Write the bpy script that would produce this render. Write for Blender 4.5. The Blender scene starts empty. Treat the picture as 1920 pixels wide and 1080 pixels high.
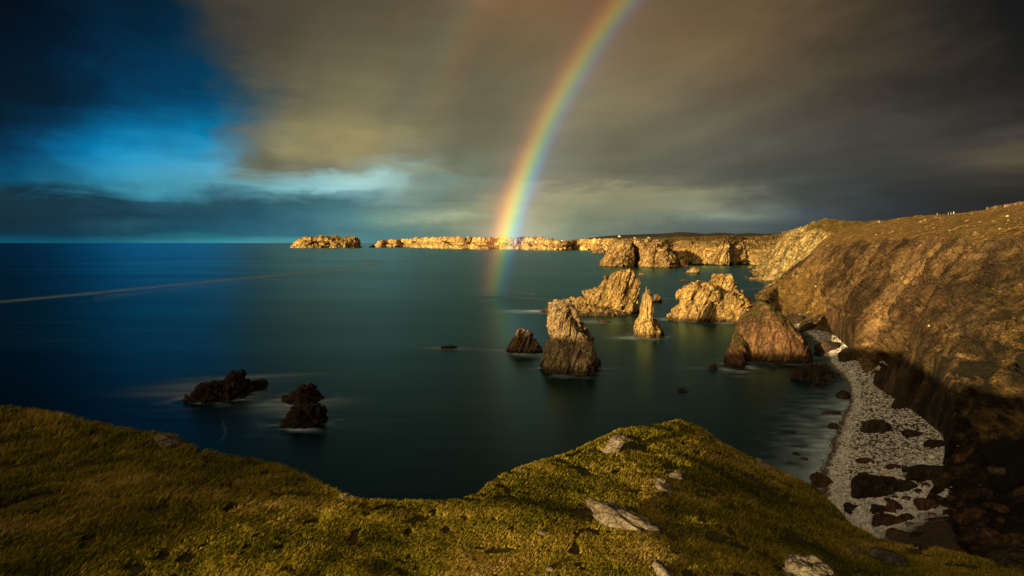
import bpy, math, random
import numpy as np
from mathutils import Vector
from mathutils.bvhtree import BVHTree
random.seed(7); RNG = np.random.RandomState(11)
scene = bpy.context.scene
COL = scene.collection
R = math.radians
H = 50.0            # eye height above the sea
F = 1200.0          # focal length for a frame 1920 wide
PITCH = math.atan(85.0 / F)
CP, SP = math.cos(PITCH), math.sin(PITCH)
SUN_AZ, SUN_EL = 220.0, 9.2
EXPO = 1.0; EK = 2 ** -EXPO      # degrees, clockwise from the view direction
BOW_AZ, BOW_EL = 40.0, 9.0

# ------------------------------------------------------------------ maths
def ray(px, py):
    a = (px - 960.0) / F; b = (540.0 - py) / F
    return np.array([a, CP + SP * b, -SP + CP * b])
def P(px, py, d):                  # point in that direction at horizontal distance d
    v = ray(px, py); h = math.hypot(v[0], v[1])
    return np.array([v[0] / h * d, v[1] / h * d, H + v[2] / h * d])
def PZ(px, py, z=0.0):             # point in that direction at height z
    v = ray(px, py); t = (z - H) / v[2]
    return np.array([v[0] * t, v[1] * t, z])
def pt(e):
    px, py, k, v = e
    return PZ(px, py, v) if k == 'z' else P(px, py, v) if k == 'd' else np.array([px, py, v], float)

_perm = RNG.permutation(4096).astype(np.int64)
_g = RNG.normal(size=(4096, 3)); _g /= np.linalg.norm(_g, axis=1)[:, None]
_r = RNG.rand(4096, 3)
def _h(i, j, k):
    return _perm[(_perm[(_perm[i & 4095] + j) & 4095] + k) & 4095]
def perlin(p):
    p = np.asarray(p, float); i = np.floor(p).astype(np.int64); f = p - i
    u = f * f * f * (f * (f * 6 - 15) + 10); out = 0
    for a in (0, 1):
        wa = u[:, 0] if a else 1 - u[:, 0]
        for b in (0, 1):
            wb = u[:, 1] if b else 1 - u[:, 1]
            for c in (0, 1):
                wc = u[:, 2] if c else 1 - u[:, 2]
                g = _g[_h(i[:, 0] + a, i[:, 1] + b, i[:, 2] + c)]
                dd = (f[:, 0] - a) * g[:, 0] + (f[:, 1] - b) * g[:, 1] + (f[:, 2] - c) * g[:, 2]
                out = out + wa * wb * wc * dd
    return out * 1.5
def fbm(p, octv=4, gain=0.5, ridged=False):
    s = 0; a = 1; t = 0
    for o in range(octv):
        n = perlin(p * (2.03 ** o) + 17.3 * o)
        s = s + a * ((1 - 2 * np.abs(n)) if ridged else n); t += a; a *= gain
    return s / t
def facets(p):
    """chiselled planes: every cell gets its own tilt and offset"""
    i0 = np.floor(p).astype(np.int64); best = np.full(len(p), 9e9); out = np.zeros(len(p)); sec = np.full(len(p), 9e9)
    for a in (-1, 0, 1):
        for b in (-1, 0, 1):
            for c in (-1, 0, 1):
                i = i0 + np.array([a, b, c]); hh = _h(i[:, 0], i[:, 1], i[:, 2])
                dv = p - (i + _r[hh]); d = (dv ** 2).sum(1)
                val = (dv * _g[(hh * 7 + 3) & 4095]).sum(1) * 0.9 + (_r[(hh * 5 + 1) & 4095][:, 0] - 0.5) * 0.7
                m = d < best
                sec = np.where(m, best, np.minimum(sec, d)); out = np.where(m, val, out); best = np.where(m, d, best)
    edge = np.clip((np.sqrt(sec) - np.sqrt(best)) * 7, 0, 1)
    return out - 0.42 * (1 - edge) ** 1.5
def rotm(az, dip):
    """frame whose third axis is the long direction of the beds: leaning by dip towards az"""
    a, d = R(az), R(dip)
    w = np.array([math.sin(a) * math.sin(d), math.cos(a) * math.sin(d), math.cos(d)])
    u = np.cross(w, [math.sin(a + .9), math.cos(a + .9), 0.13]); u /= np.linalg.norm(u); v = np.cross(w, u)
    return np.array([u, v, w]).T

def catmull(A, n):
    """resample array A (k, ...) along axis 0 at n samples"""
    k = len(A); t = np.linspace(0, k - 1, n) if np.isscalar(n) else n
    i = np.clip(np.floor(t).astype(int), 0, k - 2); f = (t - i)
    sh = (-1,) + (1,) * (A.ndim - 1); f = f.reshape(sh)
    p1, p2 = A[i], A[i + 1]; p0, p3 = A[np.maximum(i - 1, 0)], A[np.minimum(i + 2, k - 1)]
    cr = 0.5 * (2 * p1 + (p2 - p0) * f + (2 * p0 - 5 * p1 + 4 * p2 - p3) * f ** 2 + (3 * p1 - p0 - 3 * p2 + p3) * f ** 3)
    lin = p1 + (p2 - p1) * f
    return 0.55 * cr + 0.45 * lin

def grid_normals(G, closed=False):
    if closed: du = np.roll(G, -1, 1) - np.roll(G, 1, 1)
    else: du = np.gradient(G, axis=1)
    dv = np.gradient(G, axis=0); n = np.cross(du, dv)
    return n / (np.linalg.norm(n, axis=2)[..., None] + 1e-9)
def grid_faces(nv, nu, closed=False, off=0):
    i = np.arange(nv - 1)[:, None] * nu; j = np.arange(nu if closed else nu - 1)[None, :]; j2 = (j + 1) % nu
    return np.stack([i + j, i + j2, i + nu + j2, i + nu + j], -1).reshape(-1, 4) + off

def mesh_obj(name, V, Fc, mat, parent=None, origin=None, attrs=None, smooth=True, coll=True):
    me = bpy.data.meshes.new(name); V = np.asarray(V, np.float32)
    if origin is not None: V = V - np.asarray(origin, np.float32)
    Fc = np.asarray(Fc, np.int32); nl = Fc.shape[1]
    me.vertices.add(len(V)); me.vertices.foreach_set('co', V.ravel())
    me.loops.add(Fc.size); me.loops.foreach_set('vertex_index', Fc.ravel())
    me.polygons.add(len(Fc)); me.polygons.foreach_set('loop_start', np.arange(0, Fc.size, nl, dtype=np.int32))
    me.polygons.foreach_set('loop_total', np.full(len(Fc), nl, np.int32))
    me.polygons.foreach_set('use_smooth', np.full(len(Fc), bool(smooth)))
    me.update(calc_edges=True)
    for k, a in (attrs or {}).items():
        at = me.attributes.new(k, 'FLOAT', 'POINT'); at.data.foreach_set('value', np.asarray(a, np.float32).ravel())
    me.materials.append(mat)
    o = bpy.data.objects.new(name, me); COL.objects.link(o)
    if parent: o.parent = parent
    if origin is not None: o.location = [float(c) for c in origin]
    return o
def tag(o, label=None, cat=None, group=None, kind=None):
    if label: o['label'] = label
    if cat: o['category'] = cat
    if group: o['group'] = group
    if kind: o['kind'] = kind
    return o

# ------------------------------------------------------------------ node helper
class NT:
    def __init__(s, nt): s.t = nt; s.n = nt.nodes; s.l = nt.links; s.n.clear()
    def add(s, typ, **kw):
        n = s.n.new(typ)
        for k, v in kw.items(): setattr(n, k, v)
        return n
    def put(s, sock, v):
        if v is None: return
        if isinstance(v, bpy.types.NodeSocket): s.l.new(v, sock)
        else:
            if sock.type == 'RGBA' and hasattr(v, '__len__') and len(v) == 3: v = (*v, 1)
            if sock.type == 'VECTOR' and not hasattr(v, '__len__'): v = (v, v, v)
            sock.default_value = v
    def m(s, op, a, b=0.5, c=None, clamp=False):
        n = s.add('ShaderNodeMath', operation=op, use_clamp=clamp); s.put(n.inputs[0], a); s.put(n.inputs[1], b)
        if c is not None: s.put(n.inputs[2], c)
        return n.outputs[0]
    def vm(s, op, a, b=None):
        n = s.add('ShaderNodeVectorMath', operation=op); s.put(n.inputs[0], a); s.put(n.inputs[1], b)
        return n.outputs['Value'] if op in ('DOT_PRODUCT', 'LENGTH') else n.outputs[0]
    def mix(s, f, a, b, mode='MIX'):
        n = s.add('ShaderNodeMix', data_type='RGBA', blend_type=mode); s.put(n.inputs[0], f); s.put(n.inputs[6], a); s.put(n.inputs[7], b)
        return n.outputs[2]
    def noise(s, vec, scale, detail=4, rough=0.55, dist=0.0, color=False):
        n = s.add('ShaderNodeTexNoise'); s.put(n.inputs['Vector'], vec); s.put(n.inputs['Scale'], scale)
        s.put(n.inputs['Detail'], detail); s.put(n.inputs['Roughness'], rough); s.put(n.inputs['Distortion'], dist)
        return n.outputs['Color' if color else 'Fac']
    def vor(s, vec, scale, feat='F1', out='Distance'):
        n = s.add('ShaderNodeTexVoronoi', feature=feat); s.put(n.inputs['Vector'], vec); s.put(n.inputs['Scale'], scale)
        return n.outputs[out]
    def ramp(s, f, stops, interp='LINEAR'):
        n = s.add('ShaderNodeValToRGB'); cr = n.color_ramp; cr.interpolation = interp
        while len(cr.elements) < len(stops): cr.elements.new(0.5)
        for e, (p, c) in zip(cr.elements, stops):
            e.position = p; e.color = (*c, 1) if hasattr(c, '__len__') else (c, c, c, 1)
        s.put(n.inputs[0], f); return n.outputs[0]
    def mapr(s, v, a, b, c=0.0, d=1.0, smooth=False):
        n = s.add('ShaderNodeMapRange', interpolation_type='SMOOTHSTEP' if smooth else 'LINEAR')
        for i, x in enumerate((v, a, b, c, d)): s.put(n.inputs[i], x)
        return n.outputs[0]
    def mapping(s, vec, rot=(0, 0, 0), scale=(1, 1, 1)):
        n = s.add('ShaderNodeMapping'); s.put(n.inputs[0], vec); n.inputs['Rotation'].default_value = rot; n.inputs['Scale'].default_value = scale
        return n.outputs[0]
    def bump(s, h, strength, dist, normal=None):
        n = s.add('ShaderNodeBump'); s.put(n.inputs['Height'], h); s.put(n.inputs['Strength'], strength); s.put(n.inputs['Distance'], dist)
        if normal is not None: s.put(n.inputs['Normal'], normal)
        return n.outputs[0]
    def attr(s, name): return s.add('ShaderNodeAttribute', attribute_name=name).outputs['Fac']
def mat(name):
    m = bpy.data.materials.new(name); m.use_nodes = True; return m, NT(m.node_tree)
def principled(t, base, rough=0.9, normal=None, spec=0.2, **kw):
    b = t.add('ShaderNodeBsdfPrincipled'); t.put(b.inputs['Base Color'], base); t.put(b.inputs['Roughness'], rough)
    t.put(b.inputs['Specular IOR Level'], spec)
    if normal is not None: t.put(b.inputs['Normal'], normal)
    o = t.add('ShaderNodeOutputMaterial'); t.l.new(b.outputs[0], o.inputs['Surface']); return b

def frame(t, pos, B, sc):
    cb = t.add('ShaderNodeCombineXYZ')
    for k in range(3): t.put(cb.inputs[k], t.vm('DOT_PRODUCT', pos, tuple(float(x) for x in B[:, k] * sc[k])))
    return cb.outputs[0]
def rock_nodes(t, size, pal, bed=(60, 25), tide=None, fr=(0.45, 1.45), macro=None, crk=0.7):
    """returns colour, height. size: metres of the broad patches. pal: four colours, pale to rusty"""
    pos = t.add('ShaderNodeNewGeometry').outputs['Position']
    B = rotm(*bed); st = frame(t, pos, B, (1 / size, 1 / size, 0.17 / size))
    st2 = frame(t, pos, rotm(bed[0], bed[1] + 12), (1 / size, 1 / size, 0.34 / size))
    n1 = t.noise(st, 1.1, 6, 0.62, 0.5)
    n2 = t.noise(st2, 3.3, 7, 0.68, 0.3)
    n3 = t.noise(pos, 0.55 / size, 4, 0.6)
    fine = t.noise(st, 9.0, 6, 0.72)
    c = t.ramp(n1, [(0.3, pal[0]), (0.46, pal[1]), (0.57, pal[2]), (0.72, pal[3])])
    c = t.mix(t.mapr(n3, 0.42, 0.66), c, t.mix(0.6, c, pal[4]))
    c = t.mix(t.mapr(n2, 0.40, 0.62, 0, 0.9), c, t.mix(0.68, c, (0.04, 0.026, 0.016)))
    crack = t.vor(t.vm('ADD', st2, t.vm('MULTIPLY', t.noise(pos, 1.3 / size, 4, .6, 0, True), (1.3, 1.3, 1.3))), 1.7, 'DISTANCE_TO_EDGE')
    ck = t.mapr(crack, 0.0, 0.06)
    c = t.mix(t.m('MULTIPLY', t.m('SUBTRACT', 1.0, ck), crk), c, (0.03, 0.018, 0.011))
    c = t.mix(1.0, c, t.mapr(fine, 0.28, 0.72, *fr), 'MULTIPLY')
    if macro: c = t.mix(1.0, c, t.mapr(t.noise(st, 0.28, 4, .6, .4), .35, .65, *macro), 'MULTIPLY')
    if tide:
        z = t.add('ShaderNodeSeparateXYZ'); t.put(z.inputs[0], pos)
        lvl = t.m('ADD', z.outputs[2], t.m('MULTIPLY', t.m('SUBTRACT', n2, 0.5), -tide * 1.6))
        k = t.mapr(lvl, tide * 0.35, tide * 1.3, 1.0, 0.0, True)
        c = t.mix(t.m('MULTIPLY', k, 0.86), c, (0.028, 0.02, 0.013))
    h = t.m('ADD', t.m('MULTIPLY', n2, 1.2), t.m('MULTIPLY', fine, 0.45))
    h = t.m('ADD', h, t.m('MULTIPLY', ck, 0.57 * crk))
    h = t.m('ADD', h, t.m('MULTIPLY', n1, 0.7))
    return c, h, pos
PAL_GOLD = [(0.28, 0.165, 0.06), (0.62, 0.40, 0.135), (0.76, 0.55, 0.24), (0.54, 0.27, 0.07), (0.38, 0.25, 0.11)]
PAL_BROWN = [(0.12, 0.075, 0.05), (0.27, 0.17, 0.105), (0.37, 0.26, 0.16), (0.26, 0.13, 0.07), (0.16, 0.10, 0.07)]
PAL_RUST = [(0.075, 0.04, 0.022), (0.19, 0.095, 0.042), (0.29, 0.165, 0.08), (0.19, 0.075, 0.03), (0.10, 0.062, 0.04)]
PAL_DARK = [(0.028, 0.02, 0.016), (0.055, 0.038, 0.028), (0.10, 0.068, 0.047), (0.06, 0.032, 0.02), (0.03, 0.025, 0.02)]
PAL_GREY = [(0.11, 0.095, 0.07), (0.22, 0.19, 0.145), (0.31, 0.275, 0.215), (0.18, 0.13, 0.08), (0.12, 0.11, 0.09)]
MOOR = [(0.075, 0.055, 0.014), (0.17, 0.115, 0.028), (0.30, 0.185, 0.055)]
def rock_mat(name, size, pal, bed=(60, 25), tide=None, green=False, bump=1.0, moor=MOOR, fr=(0.6, 1.32), macro=(0.6, 1.3), bd=0.38, crk=0.7):
    m, t = mat(name); c, h, pos = rock_nodes(t, size, pal, bed, tide, fr, macro, crk)
    if green:
        g = t.attr('grass'); gm = t.mapr(t.m('ADD', g, t.m('MULTIPLY', t.m('SUBTRACT', t.noise(pos, 2.2 / size, 6, .7), .5), 1.1)), 0.42, 0.6)
        gc = t.ramp(t.noise(pos, 1.4 / size, 5, .65), [(0.3, moor[0]), (0.5, moor[1]), (0.68, moor[2])])
        c = t.mix(gm, c, gc)
        c = t.mix(t.m('MULTIPLY', t.attr('veg_shade'), t.mapr(t.noise(pos, 1.1 / size, 6, .68), .36, .56)), c, (0.018, 0.015, 0.006))  # dark plant tone that also paints shade onto the lower right cliff
    principled(t, c, 0.92, t.bump(h, bump, size * bd)); return m

# ------------------------------------------------------------------ camera, light, sky
cam = bpy.data.cameras.new('camera'); co = bpy.data.objects.new('camera', cam); COL.objects.link(co)
co.location = (0, 0, H); co.rotation_euler = (math.pi / 2 - PITCH, 0, 0)
cam.sensor_width = 36; cam.lens = 36 * F / 1920; cam.clip_start = 0.05; cam.clip_end = 200000
scene.camera = co
scene.view_settings.view_transform = 'Standard'; scene.view_settings.look = 'None'
scene.view_settings.exposure = EXPO; scene.view_settings.gamma = 1
scene.render.resolution_x, scene.render.resolution_y = 1024, 576
scene.cycles.max_bounces = 4; scene.cycles.transparent_max_bounces = 8

def sundir(az, el): a, e = R(az), R(el); return Vector((math.sin(a) * math.cos(e), math.cos(a) * math.cos(e), math.sin(e)))
sl = bpy.data.lights.new('sun', 'SUN'); sl.energy = 5.0; sl.angle = R(0.5); sl.color = (1.0, 0.70, 0.30)
so = bpy.data.objects.new('sun', sl); COL.objects.link(so)
so.rotation_euler = sundir(SUN_AZ, SUN_EL).to_track_quat('Z', 'Y').to_euler()

def lin(c): return tuple(((v / 255.0 + 0.055) / 1.055) ** 2.4 if v > 10 else v / 255.0 / 12.92 for v in c)
# cloud and sky colours over this coast (sRGB), one line per height above the horizon
SKY = {}
for ln in '''452: 0 8 70 92; 200 16 85 105; 420 50 125 138; 600 75 130 135; 750 85 125 125; 880 112 128 108; 960 150 150 125; 1050 118 130 115; 1200 85 100 97; 1350 66 80 82; 1500 48 58 64; 1920 30 32 34
440: 0 6 48 66; 200 8 48 68; 400 22 78 95; 550 45 95 108; 700 80 120 122; 850 110 132 115; 960 150 152 125; 1100 110 122 105; 1300 80 92 90; 1500 52 62 68; 1700 40 46 52; 1920 30 31 34
425: 0 10 40 55; 130 12 46 62; 250 35 80 95; 350 22 66 84; 500 38 82 98; 620 70 112 118; 750 100 130 118; 880 135 140 112; 980 155 155 120; 1080 120 130 108; 1200 95 106 95; 1350 82 94 90; 1500 55 66 72; 1650 40 46 52; 1920 30 30 32
410: 0 18 45 58; 150 14 48 65; 350 22 62 80; 500 34 78 94; 600 60 105 115; 700 95 130 122; 830 150 160 130; 900 135 145 115; 980 160 155 115; 1080 125 132 105; 1180 112 122 102; 1300 112 122 108; 1380 118 128 112; 1500 66 76 80; 1650 42 48 54; 1920 30 30 32
390: 0 16 42 55; 150 14 46 62; 350 24 62 78; 500 38 78 90; 620 60 100 108; 720 90 118 112; 830 115 130 112; 980 155 145 105; 1060 125 130 104; 1160 120 124 100; 1280 120 124 102; 1400 95 102 92; 1550 60 66 68; 1700 42 46 50; 1920 30 30 32
370: 0 16 46 60; 120 14 46 62; 230 30 74 92; 330 40 92 108; 400 34 72 86; 500 42 78 90; 600 62 100 108; 660 95 138 145; 760 110 132 122; 830 100 120 108; 980 140 132 100; 1080 140 138 105; 1180 128 126 98; 1280 130 130 102; 1380 96 98 84; 1550 60 64 62; 1700 45 48 50; 1920 32 32 33
355: 0 8 72 98; 100 16 88 115; 230 55 135 160; 330 66 148 170; 400 70 130 148; 480 85 145 158; 560 120 175 182; 660 145 188 188; 720 120 145 140; 800 100 122 112; 960 120 118 95; 1060 145 140 108; 1160 130 128 100; 1300 105 105 85; 1450 70 72 66; 1600 54 57 57; 1800 45 44 44; 1920 36 34 33
338: 0 0 66 96; 120 20 100 130; 250 50 140 170; 400 85 158 178; 500 110 170 182; 600 140 185 185; 680 160 200 195; 740 140 170 165; 780 108 128 118; 860 102 115 100; 980 108 106 88; 1080 112 108 86; 1250 92 92 78; 1450 68 70 64; 1600 54 56 56; 1750 52 50 48; 1920 42 39 37
322: 0 0 58 88; 100 0 76 108; 250 45 138 175; 400 80 152 178; 440 82 140 155; 480 95 108 98; 600 105 108 92; 670 120 130 118; 720 145 175 168; 760 125 140 122; 800 110 115 98; 900 98 104 88; 1060 104 104 84; 1300 80 80 70; 1500 64 65 60; 1700 56 55 52; 1850 72 66 55; 1920 62 56 48
300: 0 0 54 86; 100 0 66 100; 250 30 130 170; 380 60 145 178; 430 66 128 150; 460 80 92 84; 540 105 102 80; 640 140 130 92; 720 132 125 92; 790 112 115 98; 850 100 104 85; 1060 106 104 82; 1300 82 80 68; 1500 65 64 58; 1700 58 56 51; 1850 92 80 62; 1920 78 68 54
270: 0 0 40 65; 120 0 62 96; 250 0 112 160; 380 28 128 168; 430 45 110 138; 470 85 98 92; 560 120 114 82; 660 152 140 94; 740 128 120 86; 850 104 101 78; 1060 110 106 82; 1300 86 83 70; 1500 68 65 58; 1700 56 53 49; 1850 66 60 52; 1920 58 52 46
235: 0 0 26 45; 120 0 44 72; 250 0 88 130; 380 0 104 148; 430 25 98 128; 480 75 95 100; 540 118 112 84; 650 138 128 90; 760 112 106 80; 900 102 98 76; 1080 116 108 82; 1300 90 85 70; 1500 70 66 57; 1700 54 50 46; 1920 42 38 35
200: 0 0 16 28; 150 0 32 54; 280 0 58 92; 380 0 62 96; 430 10 56 82; 490 54 76 84; 560 98 95 77; 640 118 110 80; 760 108 100 76; 900 102 95 72; 1100 118 108 80; 1300 95 87 69; 1500 72 66 55; 1700 52 47 42; 1920 34 30 27
150: 0 0 16 28; 150 0 26 45; 280 0 44 72; 370 0 56 86; 420 14 50 70; 480 54 64 64; 570 94 89 70; 640 105 98 72; 760 100 92 68; 900 98 90 68; 1150 120 106 78; 1300 100 88 66; 1500 76 67 52; 1700 48 42 36; 1920 26 23 20
90: 0 0 12 24; 150 0 22 42; 300 0 44 74; 360 0 50 76; 410 24 46 58; 480 58 60 54; 570 84 78 60; 700 90 82 62; 900 98 86 62; 1200 115 96 68; 1400 98 82 58; 1600 72 61 46; 1800 42 36 29; 1920 20 18 15
40: 0 0 8 18; 150 0 18 34; 300 0 36 60; 350 12 40 56; 400 50 48 44; 470 68 60 48; 600 78 70 54; 800 90 80 58; 950 112 90 62; 1200 108 86 58; 1400 94 77 52; 1600 66 55 40; 1800 36 31 25; 1920 18 16 13
0: 0 0 6 14; 200 0 18 36; 310 12 34 46; 360 44 46 44; 430 64 58 48; 600 72 65 52; 800 84 74 55; 930 118 90 62; 1200 106 84 56; 1400 92 75 50; 1600 64 53 38; 1800 34 29 23; 1920 16 14 11
-400: 0 4 10 16; 400 8 30 44; 700 18 34 40; 1000 32 30 26; 1200 38 33 25; 1920 8 7 6'''.splitlines():
    k_, v_ = ln.split(': '); SKY[int(k_)] = [(int(q.split()[0]), tuple(int(c) for c in q.split()[1:])) for q in v_.split('; ')]
_rows = sorted(SKY)
def sky_at(px, py):
    px = min(max(px, 0), 1920); py = min(max(py, _rows[0]), _rows[-1])
    def row(r):
        L = SKY[r]; xs = [q[0] for q in L]; return np.array([np.interp(px, xs, [lin(q[1])[k] for q in L]) for k in range(3)])
    i = max(k for k in range(len(_rows)) if _rows[k] <= py); j = min(i + 1, len(_rows) - 1)
    if i == j: return row(_rows[i])
    f = (py - _rows[i]) / (_rows[j] - _rows[i]); return row(_rows[i]) * (1 - f) + row(_rows[j]) * f
def to_px(az, el):
    a, e = R(az), R(el); x, y, z = math.sin(a) * math.cos(e), math.cos(a) * math.cos(e), math.sin(e)
    d = y * CP - z * SP; u = y * SP + z * CP
    if d < 0.05: return None
    return 960 + F * x / d, 540 - F * u / d

world = bpy.data.worlds.new('World'); scene.world = world; world.use_nodes = True
t = NT(world.node_tree)
d0 = t.add('ShaderNodeTexCoord').outputs['Generated']
sx = t.add('ShaderNodeSeparateXYZ'); t.put(sx.inputs[0], d0)
X, Y, Z = sx.outputs
# cloud sheet drawn out by the wind: noise in the plane of the clouds, long along the wind
zz = t.m('ADD', t.m('MAXIMUM', Z, 0.0), 0.13)
wa = R(-20)
al = t.m('ADD', t.m('MULTIPLY', X, math.sin(wa)), t.m('MULTIPLY', Y, math.cos(wa)))
ac = t.m('SUBTRACT', t.m('MULTIPLY', X, math.cos(wa)), t.m('MULTIPLY', Y, math.sin(wa)))
cv = t.add('ShaderNodeCombineXYZ'); t.put(cv.inputs[0], t.m('DIVIDE', ac, zz)); t.put(cv.inputs[1], t.m('MULTIPLY', t.m('DIVIDE', al, zz), 0.22)); cv.inputs[2].default_value = 3.7
streak = t.noise(cv.outputs[0], 1.5, 5, 0.5, 0.3, color=True)
streak2 = t.noise(cv.outputs[0], 3.2, 4, 0.5)
ssep = t.add('ShaderNodeSeparateXYZ'); t.put(ssep.inputs[0], streak)
lowv = t.add('ShaderNodeCombineXYZ'); t.put(lowv.inputs[0], t.m('MULTIPLY', X, 2.2)); t.put(lowv.inputs[1], t.m('MULTIPLY', Y, 2.2)); t.put(lowv.inputs[2], t.m('MULTIPLY', Z, 17.0))
lown = t.noise(lowv.outputs[0], 2.3, 6, 0.52, 0.3)
lown2 = t.noise(lowv.outputs[0], 1.1, 5, 0.5, 0.2)
el = t.m('MULTIPLY', t.m('ARCSINE', Z), 180 / math.pi)
az = t.m('MULTIPLY', t.m('ARCTAN2', X, Y), 180 / math.pi)
high = t.mapr(el, 3.0, 10.0, 0, 1, True)
puv = t.mapping(d0, (0, 0, 0), (9, 9, 22)); puff = t.noise(puv, 1.0, 6, .6, .6)
bil = t.noise(d0, 5.5, 5, .55, .2, color=True); bs_ = t.add('ShaderNodeSeparateXYZ'); t.put(bs_.inputs[0], bil)
azw = t.m('ADD', az, t.m('MULTIPLY', t.m('SUBTRACT', bs_.outputs[0], 0.5), 6.0))
azw = t.m('ADD', azw, t.m('MULTIPLY', t.m('SUBTRACT', puff, 0.5), 7.0))
azw = t.m('ADD', azw, t.m('MULTIPLY', t.m('SUBTRACT', ssep.outputs[0], 0.5), t.mapr(el, 0, 12, 2.5, 5.5)))
elw = t.m('ADD', el, t.m('MULTIPLY', t.m('SUBTRACT', lown, 0.5), t.mapr(el, 0, 3.5, 1.0, 2.4)))
elw = t.m('ADD', elw, t.m('MULTIPLY', t.m('SUBTRACT', puff, 0.5), t.m('MULTIPLY', t.mapr(el, 0.0, 2.0, 0.3, 2.6), t.mapr(el, 7, 12, 1, .35))))
elw = t.m('ADD', elw, t.m('MULTIPLY', t.m('SUBTRACT', bs_.outputs[1], 0.5), t.m('MULTIPLY', high, 3.0)))
elw = t.m('ADD', elw, t.m('MULTIPLY', t.m('SUBTRACT', ssep.outputs[1], 0.5), t.m('MULTIPLY', high, 3.0)))
AZ0, AZ1 = -46.0, 46.0
fac = t.mapr(azw, AZ0, AZ1)
ELS = [0.1, 0.71, 1.43, 2.1, 3.07, 4.01, 4.71, 5.5, 6.25, 7.26, 8.63, 10.2, 11.75, 13.95, 16.5, 18.6, 20.6, 26.0, 42.0]
prev = None
for k, e in enumerate(ELS):
    st = []
    for q in range(31):
        a = AZ0 + (AZ1 - AZ0) * q / 30
        pp = to_px(a, e) or (0, 0)
        c = sky_at(*pp)
        if abs(a) > 40: c = c * max(0.35, 1 - (abs(a) - 40) / 30)
        st.append((q / 30, tuple(float(v) for v in c)))
    rc = t.ramp(fac, st, 'CARDINAL')
    prev = rc if prev is None else t.mix(t.mapr(elw, ELS[k - 1], e, 0, 1), prev, rc)
# soft modelling of the cloud sheet
shade = t.m('ADD', t.m('MULTIPLY', t.m('SUBTRACT', streak2, 0.5), t.mapr(el, 2, 10, 0.2, 0.55)), 1.0)
shade = t.m('MULTIPLY', shade, t.m('ADD', 1.0, t.m('MULTIPLY', t.m('SUBTRACT', lown2, 0.5), t.mapr(el, 4, 14, 1.2, 0.2))))
cl = t.mix(1.0, prev, shade, 'MULTIPLY')
# bright gap in the clouds round the sun, behind the viewer
sd = sundir(SUN_AZ, 14)
gl = t.m('POWER', t.mapr(t.vm('DOT_PRODUCT', d0, tuple(sd)), 0.35, 1.0), 2.2)
back = t.mix(gl, (0.030, 0.034, 0.040), (2.0, 1.42, 0.68))
isback = t.mapr(t.m('ABSOLUTE', az), 50.0, 95.0, 0, 1, True)
isback = t.m('MULTIPLY', isback, t.mapr(el, 40, 75, 1, 0.45, True))
cl = t.mix(isback, cl, back)
nis = t.add('ShaderNodeTexSky', sky_type='NISHITA'); nis.sun_disc = False; nis.sun_elevation = R(SUN_EL); nis.sun_rotation = R(SUN_AZ)
final = t.mix(0.994, nis.outputs[0], t.vm('SCALE', cl))
sc_ = final.node.inputs[7].links[0].from_node; sc_.inputs['Scale'].default_value = 12.1 * EK
bg = t.add('ShaderNodeBackground'); t.put(bg.inputs[0], final); bg.inputs[1].default_value = 0.1
wo = t.add('ShaderNodeOutputWorld'); t.l.new(bg.outputs[0], wo.inputs[0])

# ------------------------------------------------------------------ materials
M = {}
M['gold'] = rock_mat('gold_rock', 5.0, PAL_GOLD, (60, 32), tide=3.0)
M['goldfine'] = rock_mat('pale_banded_rock', 3.6, PAL_GOLD, (60, 10), tide=3.0)
M['boot'] = rock_mat('boot_rock', 3.6, [(0.22, 0.14, 0.08), (0.44, 0.31, 0.16), (0.56, 0.43, 0.25), (0.34, 0.19, 0.08), (0.24, 0.17, 0.11)], (60, 18), tide=3)
M['brown'] = rock_mat('brown_rock', 4.0, PAL_BROWN, (60, 20), tide=2.0)
M['rust'] = rock_mat('rust_rock', 3.6, PAL_RUST, (80, 4), tide=2.0, green=True, moor=[(0.03, 0.035, 0.008), (0.06, 0.065, 0.012), (0.10, 0.09, 0.02)])
M['dark'] = rock_mat('black_wet_rock', 2.2, PAL_DARK, (40, 60))
M['farcliff'] = rock_mat('far_cliff_rock', 75.0, PAL_GOLD, (60, 8), green=True, bd=.14, fr=(.85, 1.15))
M['midcliff'] = rock_mat('bay_cliff_rock', 15.0, PAL_GOLD, (70, 24), tide=3, green=True)
M['domed'] = rock_mat('domed_rock', 13.0, [(0.30, 0.17, 0.08), (0.50, 0.32, 0.13), (0.60, 0.43, 0.2), (0.44, 0.21, 0.08), (0.32, 0.2, 0.09)], (80, 32), tide=3, green=True)
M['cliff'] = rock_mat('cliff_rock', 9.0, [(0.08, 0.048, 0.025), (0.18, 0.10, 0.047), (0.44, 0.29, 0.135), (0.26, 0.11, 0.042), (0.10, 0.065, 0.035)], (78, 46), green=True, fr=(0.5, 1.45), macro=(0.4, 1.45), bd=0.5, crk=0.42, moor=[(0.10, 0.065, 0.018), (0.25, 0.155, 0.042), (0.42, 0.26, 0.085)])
M['yellow'] = rock_mat('yellow_cliff_rock', 12.0, [(0.36, 0.24, 0.09), (0.62, 0.45, 0.18), (0.76, 0.6, 0.28), (0.5, 0.3, 0.11), (0.4, 0.28, 0.13)], (75, 30), tide=3, green=True, fr=(0.65, 1.3))
M['stone'] = rock_mat('lichen_stone', 0.5, PAL_GREY, (60, 70), bump=0.7)
M['boulder'] = rock_mat('beach_boulder_rock', 1.5, [(0.03, 0.022, 0.016), (0.055, 0.038, 0.026), (0.09, 0.06, 0.04), (0.07, 0.035, 0.02), (0.04, 0.03, 0.022)])
M['redboulder'] = rock_mat('red_boulder_rock', 1.5, [(0.07, 0.035, 0.02), (0.16, 0.075, 0.04), (0.2, 0.11, 0.06), (0.18, 0.07, 0.03), (0.08, 0.05, 0.03)])
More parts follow.
